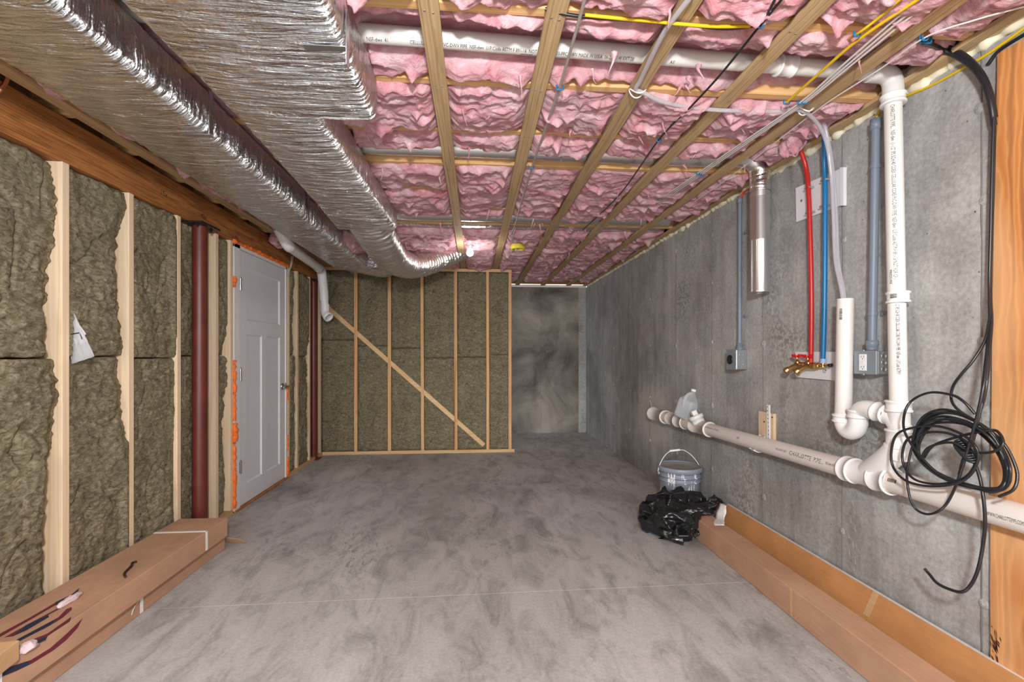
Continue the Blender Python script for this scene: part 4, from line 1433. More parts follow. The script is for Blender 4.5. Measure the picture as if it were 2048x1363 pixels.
# strap hook hanger under the main pipe, with its wood block and perforated strip
hk = thing('pipe_hanger', 'white perforated plastic hanger strip on a small wood block above the drain pipe', 'hanger', (XR - .02, mp(1530).y, .6))
ca, cb = P(1523, 821, x=XR), P(1553, 880, x=XR)
y0_, y1_ = P(1523, 821, x=XR).y, P(1553, 821, x=XR).y
zt_, zb2 = P(1523, 821, x=XR).z, P(1553, 884, x=XR).z
obj('wood_block', MB().box(XR - .02, XR - .001, y1_, y0_, zb2 - .03, zt_), M['stud'], hk, bevel=.001)
sa, sb = P(1536, 809, x=XR - .024), P(1538, 880, x=XR - .024)
obj('strip', MB().obox((sa + sb) / 2, (.0025, 0, 0), (0, .013, 0), (0, 0, (sa.z - sb.z) / 2)), M['whitep'], hk)
hl = MB()
for k in range(9):
    hl.lathe((XR - .0268, sa.y + (sb.y - sa.y) * k / 8, sa.z + (sb.z - sa.z) * (k + .5) / 9), (-1, 0, 0), [(.0035, 0), (.003, .0005), (0, .0006)], 8)
obj('holes', hl, M['ink'], hk, kind='stuff')
cen = mp(1515)
hm = MB()
rings = []
for i in range(25):
    a = math.radians(42 + i * 200 / 24)
    rad_ = rm + .003
    pz = cen + Vector((-math.sin(a) * rad_, 0, -math.cos(a - math.pi) * 0)) 
    pz = cen + Vector((-math.cos(a - math.radians(0)) * rad_, 0, -math.sin(a) * rad_))
    rings.append(pz)
V = []
for pz in rings:
    n_ = (pz - cen).normalized()
    for dy in (-.024, .024):
        V += [pz + Vector((0, dy, 0)), pz + n_ * .005 + Vector((0, dy, 0))]
Fs = []
for i in range(len(rings) - 1):
    a, b = 4 * i, 4 * i + 4
    Fs += [(a + 1, b + 1, b + 3, a + 3), (a, a + 2, b + 2, b), (a, b, b + 1, a + 1), (a + 2, a + 3, b + 3, b + 2)]
hm.raw(V, Fs, True)
obj('hook', hm, M['whitep'], hk)
for u, v in ((1528.5, 843), (1544.5, 834)):
    c = P(u, v, x=XR - .02)
    obj('screw', MB().lathe(c, (-1, 0, 0), [(.005, 0), (.005, .002), (0, .003)], 10), M['blackplate'], hk)
# thin white wire tail by the cleanout
a = P(1300, 800, x=XR - .01); b = P(1303, 812, x=XR - .015); c = P(1304, 822, x=XD)
obj('wire_tail', MB().tube(spline([a, b, c], 6), .004, 6), M['whitec'], dr)

# ------------------------------------------------------------------ conduits and boxes
def conduit(name, label, u_top, v_top, u_bot, v_bot, r, xoff, clamps):
    a, b = P(u_top, v_top, x=XR - xoff), P(u_bot, v_bot, x=XR - xoff)
    t = thing(name, label, 'conduit', b)
    obj('tube', MB().tube([a, b], r, 16), M['conduit'], t)
    d = (b - a).normalized()
    obj('top_coupling', MB().lathe(a, d, [(r, 0), (r * 1.28, 0), (r * 1.28, .045), (r, .046)], 16), M['conduit'], t)
    for k in clamps:
        c = a.lerp(b, k)
        m = MB().tube([c - d * .008, c + d * .008], r * 1.16, 16)
        m.obox(c + Vector((xoff * .6, -r * 1.9, 0)), (.002, 0, 0), (0, r * .9, 0), (0, 0, .008))
        m.lathe(c + Vector((xoff * .6 - .003, -r * 2.1, 0)), (-1, 0, 0), [(.004, 0), (.003, .003), (0, .003)], 8)
        obj('clamp', m, M['galvd'] if r < .012 else M['conduit'], t)
    return a, b, t
a1, b1, ct1 = conduit('conduit', 'slim grey conduit beside the galvanized vent pipe, ending in the outlet box', 1480, 392, 1479, 700, .0125, .035, (.24, .78))
a2, b2, ct2 = conduit('conduit', 'thicker grey conduit left of the white vent stack, ending in the duplex outlet box', 1752, 238, 1744, 690, .0165, .04, (.21, .86))
# round socket box
ya, yb_ = P(1495, 720, x=XR).y, P(1454, 720, x=XR - .07).y
zt1, zb1 = P(1470, 699, x=XR - .05).z, P(1470, 738, x=XR - .05).z
xf = XR - .075
ya = P(1472.5, 720, x=xf).y
yb_ = P(1454.5, 720, x=xf).y
bt = thing('outlet_box', 'square metal box with a round black power socket under the slim conduit', 'outlet', (XR - .04, (ya + yb_) / 2, zb1))
obj('box', MB().box(xf, XR - .001, ya, yb_, zb1, zt1), M['boxgalv'], bt, bevel=.004)
obj('cover', MB().box(xf - .004, xf, ya - .002, yb_ + .002, zb1 - .002, zt1 + .002), M['boxgrey'], bt, bevel=.0015)
cc = (ya + yb_) / 2 + .01
obj('socket', MB().lathe((xf - .004, cc, (zt1 + zb1) / 2), (-1, 0, 0), [(.03, 0), (.03, .006), (.027, .008), (.026, .003), (0, .003)], 22), M['black'], bt)
sc_ = MB()
for dy, dz in ((-.05, .045), (.05, .045), (-.05, -.045), (.05, -.045)):
    sc_.lathe((xf - .004, (ya + yb_) / 2 + dy, (zt1 + zb1) / 2 + dz), (-1, 0, 0), [(.004, 0), (.0035, .002), (0, .002)], 8)
obj('cover_screws', sc_, M['galvd'], bt, kind='stuff')
kn = MB()
for dx, dz in ((.025, .03), (.05, .03), (.025, -.0), (.05, -.03)):
    kn.lathe((xf + dx, ya - .0002, (zt1 + zb1) / 2 + dz), (0, -1, 0), [(.006, 0), (.0055, .001), (.003, .0004), (0, .0004)], 10)
obj('knockouts', kn, M['galvd'], bt, kind='stuff')
obj('connector', MB().lathe(b1 + Vector((0, 0, .045)), (0, 0, -1), [(.013, 0), (.018, 0), (.018, .03), (.02, .032), (.02, .045)], 16), M['conduit'], bt)
# duplex box
xf = XR - .058
ya, yb_ = P(1755.5, 725, x=xf).y, P(1710.5, 725, x=xf).y
zt1, zb1 = P(1740, 701, x=xf).z, P(1740, 748, x=xf).z
bt = thing('outlet_box', 'grey metal box with a white duplex outlet left of the vent stack', 'outlet', (XR - .04, (ya + yb_) / 2, zb1))
obj('box', MB().box(xf, XR - .001, ya, yb_, zb1, zt1), M['boxgalv'], bt, bevel=.004)
obj('cover', MB().box(xf - .008, xf, ya - .001, yb_ + .001, zb1 - .001, zt1 + .001), M['boxgrey'], bt, bevel=.007, seg=3)
oy, oz = (ya + yb_) / 2 + .006, (zt1 + zb1) / 2
out_ = obj('outlet', MB().box(xf - .012, xf - .008, oy - .019, oy + .019, oz - .036, oz + .036), M['whitep'], bt, bevel=.002)
sl = MB()
for dz in (-.022, .022):
    for dy in (-.006, .006):
        sl.box(xf - .0124, xf - .0118, oy + dy - .001, oy + dy + .001, oz + dz - .001, oz + dz + .007)
    sl.lathe((xf - .0121, oy, oz + dz - .006), (-1, 0, 0), [(.0025, 0), (0, .0004)], 8)
obj('slots', sl, M['ink'], out_, kind='stuff')
obj('test_buttons', MB().box(xf - .0135, xf - .012, oy - .008, oy + .008, oz - .006, oz + .006), M['white'], out_)
kn = MB()
for dz in (-.028, .0, .028):
    kn.lathe((XR - .03, ya - .0002, oz + dz), (0, -1, 0), [(.012, 0), (.0115, .0015), (.010, .0005), (0, .0005)], 16)
obj('knockouts', kn, M['galvd'], bt, kind='stuff')
obj('connector', MB().lathe(b2 + Vector((0, 0, .02)), (0, 0, -1), [(.018, 0), (.024, 0), (.024, .022), (.021, .024), (.021, .04)], 16), M['conduit'], bt)
sc_ = MB()
for dy, dz in ((-.012, .052), (-.012, -.052)):
    sc_.lathe((xf - .008, oy + dy + .01, oz + dz), (-1, 0, 0), [(.004, 0), (.0035, .002), (0, .002)], 8)
obj('cover_screws', sc_, M['galvd'], bt, kind='stuff')

# ------------------------------------------------------------------ white backer boards, tubing, valves
def wall_quad(name, pts, x, th, mat, **kw):
    return obj(name, MB().prism([P(u, v, x=x) for u, v in pts], (th, 0, 0)), mat, bevel=.001, **kw)
up_ = thing('backer_board', 'upper white backer board on the concrete behind the red and blue tubes', 'board', (XR - .01, P(1640, 400, x=XR).y, P(1592, 444, x=XR).z))
obj('panel', MB().prism([P(u, v, x=XR - .014) for u, v in ((1591, 376), (1680, 337), (1680, 411), (1592, 444))], (.0125, 0, 0)), M['white'], up_, bevel=.001)
obj('edge_piece', MB().prism([P(u, v, x=XR - .018) for u, v in ((1679, 334.5), (1687, 334), (1687, 411), (1679, 411))], (.0165, 0, 0)), M['white'], up_, bevel=.001)
for u, v in ((1603, 401), (1664, 377)):
    c = P(u, v, x=XR - .0142)
    obj('screw', MB().lathe(c, (-1, 0, 0), [(.007, 0), (.006, .002), (.002, .001), (0, .001)], 12), plain('reddish_screw_head', srgb(150, 92, 88), .5), up_)
lo_ = thing('backer_board', 'lower white backer board behind the brass spigots', 'board', (XR - .01, P(1640, 730, x=XR).y, P(1592, 754, x=XR).z))
obj('panel', MB().prism([P(u, v, x=XR - .014) for u, v in ((1590, 703), (1674, 703), (1674, 761), (1592, 754), (1589, 744))], (.0125, 0, 0)), M['white'], lo_, bevel=.001)
c = P(1664, 730, x=XR - .0142)
obj('screw', MB().lathe(c, (-1, 0, 0), [(.010, 0), (.009, .003), (0, .004)], 14), bpy.data.materials['reddish_screw_head'], lo_)

XP = XR - .04
red = thing('red_tube', 'red water tube coming down the right wall to a brass spigot', 'tube', P(1622, 722, x=XP))
rp = [P(1590, 278, x=1.62), P(1600, 297, x=1.66), P(1612, 335, x=XP), P(1617, 380, x=XP), P(1620, 460, x=XP), P(1623, 600, x=XP), P(1622, 727, x=XP)]
obj('tube', MB().tube(spline(rp, 8), .0112, 14), M['pexr'], red)
for u, v in ((1617, 375), (1619, 424)):
    c = P(u, v, x=XP)
    obj('clip', MB().obox(c + Vector((.008, .006, 0)), (.016, 0, 0), (0, .016, 0), (0, 0, .004)), M['galvd'], red)
blue = thing('blue_tube', 'blue water tube coming down the right wall beside the red one', 'tube', P(1646, 722, x=XP))
bp = [P(1640, 228, x=1.62), P(1648, 262, x=1.665), P(1649, 330, x=XP), P(1650, 400, x=XP), P(1649, 600, x=XP), P(1646, 722, x=XP)]
obj('tube', MB().tube(spline(bp, 8), .0112, 14), M['pexb'], blue)
for u, v in ((1650, 359), (1648, 411)):
    c = P(u, v, x=XP)
    obj('clip', MB().obox(c + Vector((.008, .006, 0)), (.016, 0, 0), (0, .016, 0), (0, 0, .004)), M['galvd'], blue)
obj('crimp_ring', MB().tube([P(1646.5, 717, x=XP), P(1646.3, 726, x=XP)], .0135, 14), plain('pale_blue_ring', srgb(150, 180, 214), .4), blue)
# clear drain hoses into the standpipe
ch = thing('drain_hose', 'pair of clear vinyl hoses dropping from the ceiling into the white standpipe', 'hose', P(1690, 600, x=XT))
h1 = [P(1640, 218, x=1.60), P(1652, 262, x=1.645), P(1664, 330, x=1.68), P(1672, 430, x=1.69), P(1676, 520, x=1.69), P(1687, 585, x=1.665), P(1691, 640, x=XT)]
h2 = [P(1630, 226, x=1.52), P(1648, 270, x=1.60), P(1662, 345, x=1.66), P(1667, 430, x=1.675), P(1671, 520, x=1.68), P(1684, 585, x=1.655), P(1688, 640, x=XT - .005)]
obj('hose', MB().tube(spline(h1, 8), .0085, 12), M['clear'], ch)
hose2 = [P(1384, -10, z=ZS - .012), P(1330, 62, z=ZS - .012), P(1300, 120, z=ZS - .012), P(1281, 160, z=ZS - .012), P(1272, 178, z=ZS - .014), P(1290, 187, z=ZS - .018), P(1330, 205, z=ZS - .014), P(1420, 219, z=ZS - .012), P(1540, 223, z=ZS - .012), P(1606, 222, z=ZS - .014)]
obj('hose', MB().tube(spline(hose2 + h2[1:], 8), .0085, 12), M['clear'], ch)
for (u, v) in ((1275, 181), (1611, 217)):
    c = P(u, v, z=ZS - .006)
    pts = [c + Vector((.034 * math.cos(a), .018 * math.sin(a), -.008 + .012 * math.cos(2 * a))) for a in np.linspace(0, 2 * math.pi, 19)[:-1]]
    obj('tie', MB().tube(pts, .0028, 6, closed=True), M['whitep'], ch)

# brass spigots
def spigot(base, label):
    t = thing('brass_spigot', label, 'valve', base)
    b = Vector(base)
    m = MB()
    m.lathe(b + Vector((.0, -.05, 0)), (0, 1, 0), [(0, 0), (.009, 0), (.012, .004), (.012, .018), (.016, .020), (.017, .03), (.014, .034), (.017, .040), (.017, .058), (.013, .062), (.013, .085)], 16)
    m.tube(filleted([b + Vector((0, -.005, 0)), b + Vector((-.012, .034, -.004)), b + Vector((-.028, .066, -.028))], .02), [.013] + [.012] * 9 + [.0125], 14)
    obj('body', m, M['brass'], t)
    e = b + Vector((-.028, .066, -.028))
    dr_ = Vector((-.35, .6, -.6)).normalized()
    obj('nozzle', MB().lathe(e, dr_, [(.013, -.012), (.017, -.008), (.017, .001), (.0185, .003), (.0185, .012), (.014, .012), (.012, -.005), (0, -.005)], 16), M['brass'], t)
    obj('bonnet', MB().lathe(b + Vector((-.004, .02, .010)), (-.15, 0, 1), [(.014, 0), (.013, .012), (.010, .014), (.006, .016), (.006, .03)], 14), M['brass'], t)
    h = MB()
    hc_ = b + Vector((-.009, .02, .045))
    h.obox(hc_, (.006, 0, 0), (0, .030, 0), (0, 0, .0045))
    h.obox(hc_ + Vector((0, .024, .006)), (.007, 0, 0), (0, .008, 0), (0, 0, .006))
    h.obox(hc_ + Vector((0, -.024, .006)), (.007, 0, 0), (0, .008, 0), (0, 0, .006))
    h.lathe(hc_ - Vector((0, 0, .007)), (0, 0, 1), [(.010, 0), (.010, .012), (.004, .013), (0, .013)], 12)
    obj('handle', h, M['redh'], t, bevel=.0015)
    return t
spigot(P(1624, 731, x=XP - .005), 'brass spigot with a red handle at the end of the red tube, nearer of two')
spigot(P(1602, 729.5, x=XP - .005), 'brass spigot with a red handle at the left edge of the lower backer board')
vb = thing('brass_fitting', 'brass fitting with a small drain loop under the blue tube', 'valve', P(1646, 730, x=XP))
m = MB()
c1, c2 = P(1632, 730, x=XP), P(1661, 730, x=XP)
m.tube([c1, c1.lerp(c2, .45)], .012, 14)
m.tube([P(1646, 722, x=XP), P(1646, 734, x=XP)], .012, 14)
m.tube([c1.lerp(c2, .45), c2], [.008, .0075], 12)
obj('body', m, M['brass'], vb)
obj('union_nut', MB().lathe(c1.lerp(c2, -.05), (c2 - c1), [(.010, 0), (.0165, 0), (.0165, .014), (.010, .016)], 8, smooth=False), M['galvd'], vb)
cl_ = P(1651, 737, x=XP - .004)
obj('drain_loop', MB().tube([cl_ + Vector((0, .008 * math.cos(a), .008 * math.sin(a))) for a in np.linspace(0, 2 * math.pi, 15)[:-1]], .002, 6, closed=True), M['galvd'], vb)
obj('cap', MB().lathe(c2, (c1 - c2), [(0, -.004), (.007, -.004), (.008, .0), (.008, .01)], 10), M['blackplate'], vb)

# ------------------------------------------------------------------ plywood sheet, cables, coil
XW = XR - .022
pw = [P(1994, 108, x=XW), P(1986, 500, x=XW), P(1981, 900, x=XW), P(1980, 1330, x=XW)]
yN = .35
outline = [(XW, p.y, p.z) for p in pw] + [(XW, pw[-1].y, .003), (XW, yN, .003), (XW, yN, pw[0].z)]
ed = []
for i in range(3):
    for k in range(8):
        p = pw[i].lerp(pw[i + 1], k / 8)
        ed.append((XW, p.y + .0025 * float(pn(p.z * 14, 2.2)), p.z))
outline = ed + [(XW, pw[3].y, pw[3].z), (XW, pw[-1].y, .003), (XW, yN, .003), (XW, yN, pw[0].z)]
ply = obj('plywood_sheet', MB().prism(outline, (.020, 0, 0)), M['ply'], bevel=.0012, label='orange plywood sheet standing against the right wall behind the drain', cat='board')

sm_ = MB()
RS = random.Random(5)
for _ in range(26):
    c_ = P(1990 + RS.gauss(0, 5), 1290 + RS.gauss(0, 12), x=XW - .0006)
    w_, h_ = RS.uniform(.002, .006), RS.uniform(.004, .016)
    sm_.raw([(c_.x, c_.y - w_, c_.z - h_), (c_.x, c_.y + w_ * .4, c_.z - h_ * .3), (c_.x, c_.y + w_, c_.z + h_), (c_.x, c_.y - w_ * .3, c_.z + h_ * .4)], [(0, 1, 2, 3)])
obj('paint_smudge', sm_, plain('dark_smudge', srgb(78, 42, 18), .8), ply, kind='stuff', label='dark brown smudge')

def cable(name, pts, r, mat, label, cat='cable', sub=8, n=8, staples=(), zs=None):
    t = None
    sp = spline(pts, sub)
    if staples:
        mid = Vector(pts[0])
        t = thing(name, label, cat, mid)
        obj('cable', MB().tube(sp, r, n), mat, t)
        for c in staples:
            c = Vector(c)
            m = MB()
            w = max(.009, r * 2.4)
            m.tube(filleted([c + Vector((-w, 0, .010)), c + Vector((-w, 0, -r - .003)), c + Vector((w, 0, -r - .003)), c + Vector((w, 0, .010))], .006, 4), .0032, 6)
            obj('staple', m, M['staple'], t)
        return t
    return obj(name, MB().tube(sp, r, n), mat, label=label, cat=cat)

ZW = ZS - .020
ZQ = ZS - .024
Z = lambda u, v, z=ZQ: P(u, v, z=z)
cable('ceiling_cable', [Z(1172, -10), Z(1150, 70), Z(1120, 172), Z(1093, 250), Z(1064, 335), Z(1045, 395), Z(1030, 450), Z(1018, 476, ZJ - .02)], .0055, M['greyc'],
      'grey cable running away from the camera just right of the second strapping board', staples=[Z(1120, 175), Z(1062, 334)])
cable('ceiling_cable', [Z(1575, -15), Z(1521, 50), Z(1440, 150), Z(1380, 215), Z(1317, 280), Z(1238, 390), Z(1165, 460)], .0042, M['black'],
      'thin black cable slanting across the middle of the ceiling', staples=[Z(1521, 51), Z(1318, 280)])
cable('ceiling_cable', [Z(1555, -12), Z(1536, 25), Z(1521, 50)], .004, M['black'], 'short second black cable joining the thin black one at its staple')
for i, (a, b, c) in enumerate((((1838, -4), (1600, 205), (1396, 346)), ((1850, -2), (1606, 205), (1400, 347)), ((1862, 0), (1612, 204), (1404, 348)))):
    pts = [Z(a[0] + (a[0] - b[0]) * .06, a[1] - 12, ZW)] + [Z(a[0] + (b[0] - a[0]) * k, a[1] + (b[1] - a[1]) * k, ZW + .006 * k) for k in (0, .33, .66)] + [Z(*b, ZW), Z((b[0] + c[0]) / 2, (b[1] + c[1]) / 2, ZW), Z(*c, ZW), Z(c[0] - 90, c[1] + 62, ZW + .01)]
    cable('ceiling_cable', pts, .0040, M['whitec'], ('leftmost', 'middle', 'rightmost')[i] + ' of three white cables running together along the fifth strapping board', staples=[Z(*b, ZW), Z(*c, ZW)])
cable('ceiling_cable', [Z(1850, -14), Z(1834, 0), Z(1764, 46), Z(1703, 90), Z(1640, 145), Z(1573, 205)], .0052, M['yellow'], 'yellow cable beside the three white ones', staples=[Z(1573, 204)])
cable('ceiling_cable', [Z(1806, -6), Z(1792, 6), Z(1752, 40), Z(1714, 68), Z(1683, 86, ZJ + .01)], .0042, M['yellow'], 'shorter yellow cable dipping into the pink batt near the top edge', staples=[Z(1714, 68)])
cable('ceiling_cable', [P(2060, 10, z=ZW), P(1950, 40, z=ZW - .01), P(1850, 75, z=ZW), P(1760, 138, z=ZW), P(1655, 205, z=ZW), P(1580, 262, z=ZW + .004), P(1505, 320, z=ZW), P(1440, 368, z=ZW), P(1390, 402, z=ZW)], .0028, M['whitec'],
      'thin white wire crossing over the last strapping boards toward the vent pipe', staples=[P(1850, 77, z=ZW)])
cable('sill_cable', [P(2060, 48, x=XR - .004), P(1980, 105, x=XR - .004), P(1925, 137, x=XR - .004), P(1860, 172, x=XR - .003), P(1800, 197, x=XR - .004), P(1770, 213, x=XR - .015), P(1756, 226, x=XR - .035), P(1752, 244, x=XR - .04)], .0052, M['yellow'],
      'yellow cable running along the right sill into the thicker conduit')
cable('sill_cable', [P(2060, 62, x=XR - .002), P(2000, 100, x=XR - .004), P(1975, 130, x=XR - .004)], .006, M['black'], 'short black cable at the top right above the plywood')
cable('sill_cable', [P(1512, 372, x=XR - .02), P(1500, 378, x=XR - .03), P(1488, 384, x=XR - .034), P(1481, 398, x=XR - .035)], .006, M['orangec'], 'orange cable bending into the slim conduit')
jx = jf(-1) - .004
cable('joist_cable', [P(u, v, y=jx) for u, v in ((1090, 18), (1140, 30), (1200, 36), (1280, 41), (1380, 50), (1450, 57), (1505, 52), (1520, 50))], .0055, M['black'], 'black cable along the first ceiling joist, sagging')
cable('joist_cable', [P(u, v, y=jx - .008) for u, v in ((1170, 30), (1230, 36), (1300, 42), (1360, 48), (1430, 53), (1500, 52))], .0055, M['yellow'], 'yellow cable along the first ceiling joist')
cable('black_cable', [P(1845, 78, z=ZS - .01), P(1880, 88, x=1.66), P(1930, 112, x=1.70), P(1962, 145, x=1.705), P(1980, 185, x=1.705), P(1990, 235, x=1.715)], .0085, M['black'],
      'thick black cable arching from the last strap down to the plywood edge, upper of two', staples=[P(1851, 79, z=ZS - .008)])
cable('black_cable', [P(1848, 84, z=ZS - .01), P(1886, 100, x=1.665), P(1934, 126, x=1.70), P(1964, 160, x=1.70), P(1980, 200, x=1.70), P(1988, 250, x=1.712)], .0085, M['black'],
      'thick black cable arching from the last strap down to the plywood edge, lower of two')

coil = thing('cable_coil', 'tangled coil of black cable hanging over the drain pipe at the plywood edge', 'cable', P(1905, 900, x=1.60))
S4 = lambda x, y: (1600 + x / 2.839, 750 + y / 2.839)
def cpath(pts, x=1.60, seed=0, jit=5, closed=False, sub=9):
    R = random.Random(seed)
    o = []
    for p in pts:
        u, v = S4(p[0] + R.uniform(-jit, jit), p[1] + R.uniform(-jit, jit))
        o.append(P(u, v, x=p[2] if len(p) > 2 else x + R.uniform(-.012, .012)))
    return spline(o, sub, closed)
TOP = [(1106, -1480, 1.712), (1098, -1200, 1.710), (1088, -850, 1.708), (1080, -560, 1.704), (1082, -420, 1.690)]
rc = .0043
bigl = [(640, 330), (700, 235), (800, 195), (940, 220), (1070, 310), (1150, 420), (1190, 540), (1170, 630), (1080, 660), (950, 630), (800, 575), (690, 500), (640, 420)]
for k in range(7):
    sx_, sy_ = 1 - .022 * k + RNG.uniform(-.012, .012), 1 - .03 * k + RNG.uniform(-.015, .015)
    pts = [((a - 930) * sx_ + 930 + 6 * (k % 3), (b - 420) * sy_ + 420 + 5 * k) for a, b in bigl]
    obj('loop', MB().tube(cpath(pts, 1.585 + .006 * (k % 4), k, 7, True), rc, 8, closed=True), M['black'], coil)
l2 = [(515, 440), (545, 340), (640, 295), (780, 290), (900, 325), (985, 390), (1010, 470), (960, 570), (860, 620), (720, 630), (600, 595), (535, 530)]
for k in range(2):
    pts = [((a - 760) * (1 - .16 * k) + 760 + 28 * k, (b - 460) * (1 - .14 * k) + 460 + 12 * k) for a, b in l2]
    obj('loop', MB().tube(cpath(pts, 1.575 + .01 * k, 20 + k, 3, True), rc, 8, closed=True), M['black'], coil)
l3 = [(690, 480), (720, 420), (800, 385), (880, 385), (960, 430), (1080, 440), (1150, 390), (1120, 318), (1040, 320), (900, 345), (760, 400), (700, 470)]
obj('loop', MB().tube(cpath(l3, 1.58, 31, 3), rc, 8), M['black'], coil)
l4 = [(1078, -330, 1.67), (1050, -200, 1.64), (985, -90, 1.61), (915, -5), (870, 60), (858, 130), (885, 185), (960, 240), (1060, 300), (1150, 380), (1210, 480), (1235, 570), (1210, 650), (1130, 690)]
obj('loop', MB().tube(cpath(l4, 1.59, 33, 2), rc, 8), M['black'], coil)
l5 = [(995, 220), (930, 150), (860, 112), (740, 98), (640, 140), (595, 210), (590, 300), (625, 380), (700, 480), (800, 570), (880, 610)]
obj('loop', MB().tube(cpath(l5, 1.575, 34, 2), rc, 8), M['black'], coil)
l6 = TOP + [(1075, -240, 1.65), (1050, 0), (1030, 120), (1000, 250), (970, 360), (930, 500), (900, 590), (870, 665), (830, 730), (780, 775), (720, 787), (660, 760), (625, 700), (610, 600), (612, 520), (640, 400), (690, 330)]
obj('loop', MB().tube(cpath(l6, 1.58, 35, 2), rc, 8), M['black'], coil)
l7 = TOP + [(1086, -280, 1.66), (1060, -20), (1040, 120), (1005, 260), (975, 370), (985, 470), (1020, 580), (1042, 700), (1050, 830), (1040, 960), (1010, 1100), (970, 1190), (920, 1228), (850, 1215), (780, 1180), (735, 1130), (708, 1098)]
obj('tail', MB().tube(cpath(l7, 1.59, 36, 1), rc * 1.15, 8), M['black'], coil)
for k in range(3):
    pts = [(a - 3 * k, b, c_ - .003 * k) for a, b, c_ in TOP] + [(1088 - 6 * k, -280, 1.66), (1068 - 9 * k, -20), (1045 - 8 * k, 130), (1000 + 4 * k, 270), (960 + 6 * k, 400), (925 + 4 * k, 480), (905, 560)]
    obj('riser', MB().tube(cpath(pts, 1.60 + .006 * k, 40 + k, 2), rc, 8), M['black'], coil)
kn_ = MB()
cc = P(*S4(950, 430), x=1.585)
for k in range(5):
    pts = [cc + Vector((.016 * math.sin(a), -.010 + .006 * k + .022 * math.cos(a), -.012 + .006 * k + .014 * math.sin(a + .4) + .007 * math.cos(a))) for a in np.linspace(0, 2 * math.pi, 17)[:-1]]
    kn_.tube(pts, rc, 8, closed=True)
obj('wrapped_knot', kn_, M['black'], coil)
# ------------------------------------------------------------------ jug, bucket, bag
jg = P(1369, 836, x=1.672)
jug = thing('plastic_jug', 'translucent gallon jug part full of water, tilted on the drain pipe against the wall', 'jug', jg)
def jug_mesh(shrink=0, top=None, lean=None):
    m = MB()
    prof = [(0, .060), (.004, .066), (.02, .070), (.13, .070), (.15, .066), (.18, .048), (.205, .024), (.215, .018), (.235, .018)]
    if top: prof = [(min(h, top), r) for h, r in prof if h <= top] + ([(top, .066)] if top < .18 else [])
    n = 32
    V = []
    for h, r in prof:
        for k in range(n):
            a = 2 * math.pi * k / n
            e = 1 if h > .2 else .55
            c, s = math.cos(a), math.sin(a)
            q = (abs(c) ** (2 / (2 + 4 * (1 - (h > .17)))) * math.copysign(1, c), abs(s) ** (2 / (2 + 4 * (1 - (h > .17)))) * math.copysign(1, s))
            V.append(((r - shrink) * q[0], (r - shrink) * q[1], h + (shrink if h == 0 else 0)))
    Fs = [tuple(range(n - 1, -1, -1))] + [(i * n + k, i * n + (k + 1) % n, (i + 1) * n + (k + 1) % n, (i + 1) * n + k) for i in range(len(prof) - 1) for k in range(n)] + [tuple((len(prof) - 1) * n + k for k in range(n))]
    m.raw(V, Fs, True)
    return m
def place(m, o, tilt_dir, ang, rz=0.0):
    o = Vector(o)
    ax = Vector((-tilt_dir[1], tilt_dir[0], 0)).normalized()
    from mathutils import Matrix
    R = Matrix.Rotation(ang, 3, ax) @ Matrix.Rotation(rz, 3, 'Z')
    m.v = [tuple(o + R @ Vector(p)) for p in m.v]
    return m
jt_dir, jt_a = (.75, -.45), math.radians(17)
obj('body', place(jug_mesh(), jg, jt_dir, jt_a, .5), M['jug'], jug)
obj('water', place(jug_mesh(.003, .148), jg, jt_dir, jt_a, .5), M['water'], jug)
hd = MB().tube(filleted([(-.03, 0, .206), (-.066, 0, .19), (-.076, 0, .13), (-.06, 0, .10)], .03), .012, 12)
obj('handle', place(hd, jg, jt_dir, jt_a, .5), M['jug'], jug)
obj('cap', place(MB().lathe((0, 0, .228), (0, 0, 1), [(.0195, 0), (.0195, .016), (.017, .018), (0, .018)], 18), jg, jt_dir, jt_a, .5), M['whitep'], jug)

bc = Vector((1.575, 3.49, 0))
bk = thing('bucket', 'slate blue plastic bucket with white paint drips by the right wall', 'bucket', bc)
prof = [(.0, .003), (.128, .003), (.132, .0), (.133, .006), (.146, .26), (.146, .262), (.156, .262), (.156, .268), (.147, .27), (.1475, .296), (.158, .297), (.158, .303), (.149, .305), (.150, .335), (.160, .336), (.160, .342)]
obj('body', MB().lathe(bc, (0, 0, 1), prof, 44), M['bucketd'], bk)
lidp = [(.161, .335), (.166, .338), (.167, .366), (.163, .372), (.155, .372), (.152, .364), (.148, .360), (.05, .359), (.03, .361), (0, .361)]
obj('lid', MB().lathe(bc, (0, 0, 1), lidp[:7], 44), M['bucket'], bk)
obj('lid_top', MB().lathe(bc, (0, 0, 1), lidp[5:], 44), M['lidtop'], bk)
hb = []
for i in range(25):
    a = math.pi * i / 24
    hb.append(bc + Vector((-.166 * math.cos(a), .02 * math.sin(a), .315 + .175 * math.sin(a) ** .8)))
hb = [bc + Vector((-.170, 0, .315)), bc + Vector((-.163, 0, .36)), bc + Vector((-.12, .015, .43)), bc + Vector((-.065, .02, .475)), bc + Vector((0, .02, .482)), bc + Vector((.05, .02, .478)), bc + Vector((.11, .015, .435)), bc + Vector((.157, 0, .365)), bc + Vector((.168, 0, .315))]
obj('bail_handle', MB().tube(spline(hb, 8), .0028, 8), M['whitep'], bk)
obj('grip', MB().tube([bc + Vector((-.07, .02, .477)), bc + Vector((.01, .02, .484))], .008, 10), M['whitep'], bk)
for sgn in (-1, 1):
    obj('bail_ear', MB().lathe(bc + Vector((sgn * .16, 0, .315)), (sgn, 0, 0), [(.012, 0), (.012, .012), (0, .014)], 12), M['bucket'], bk)

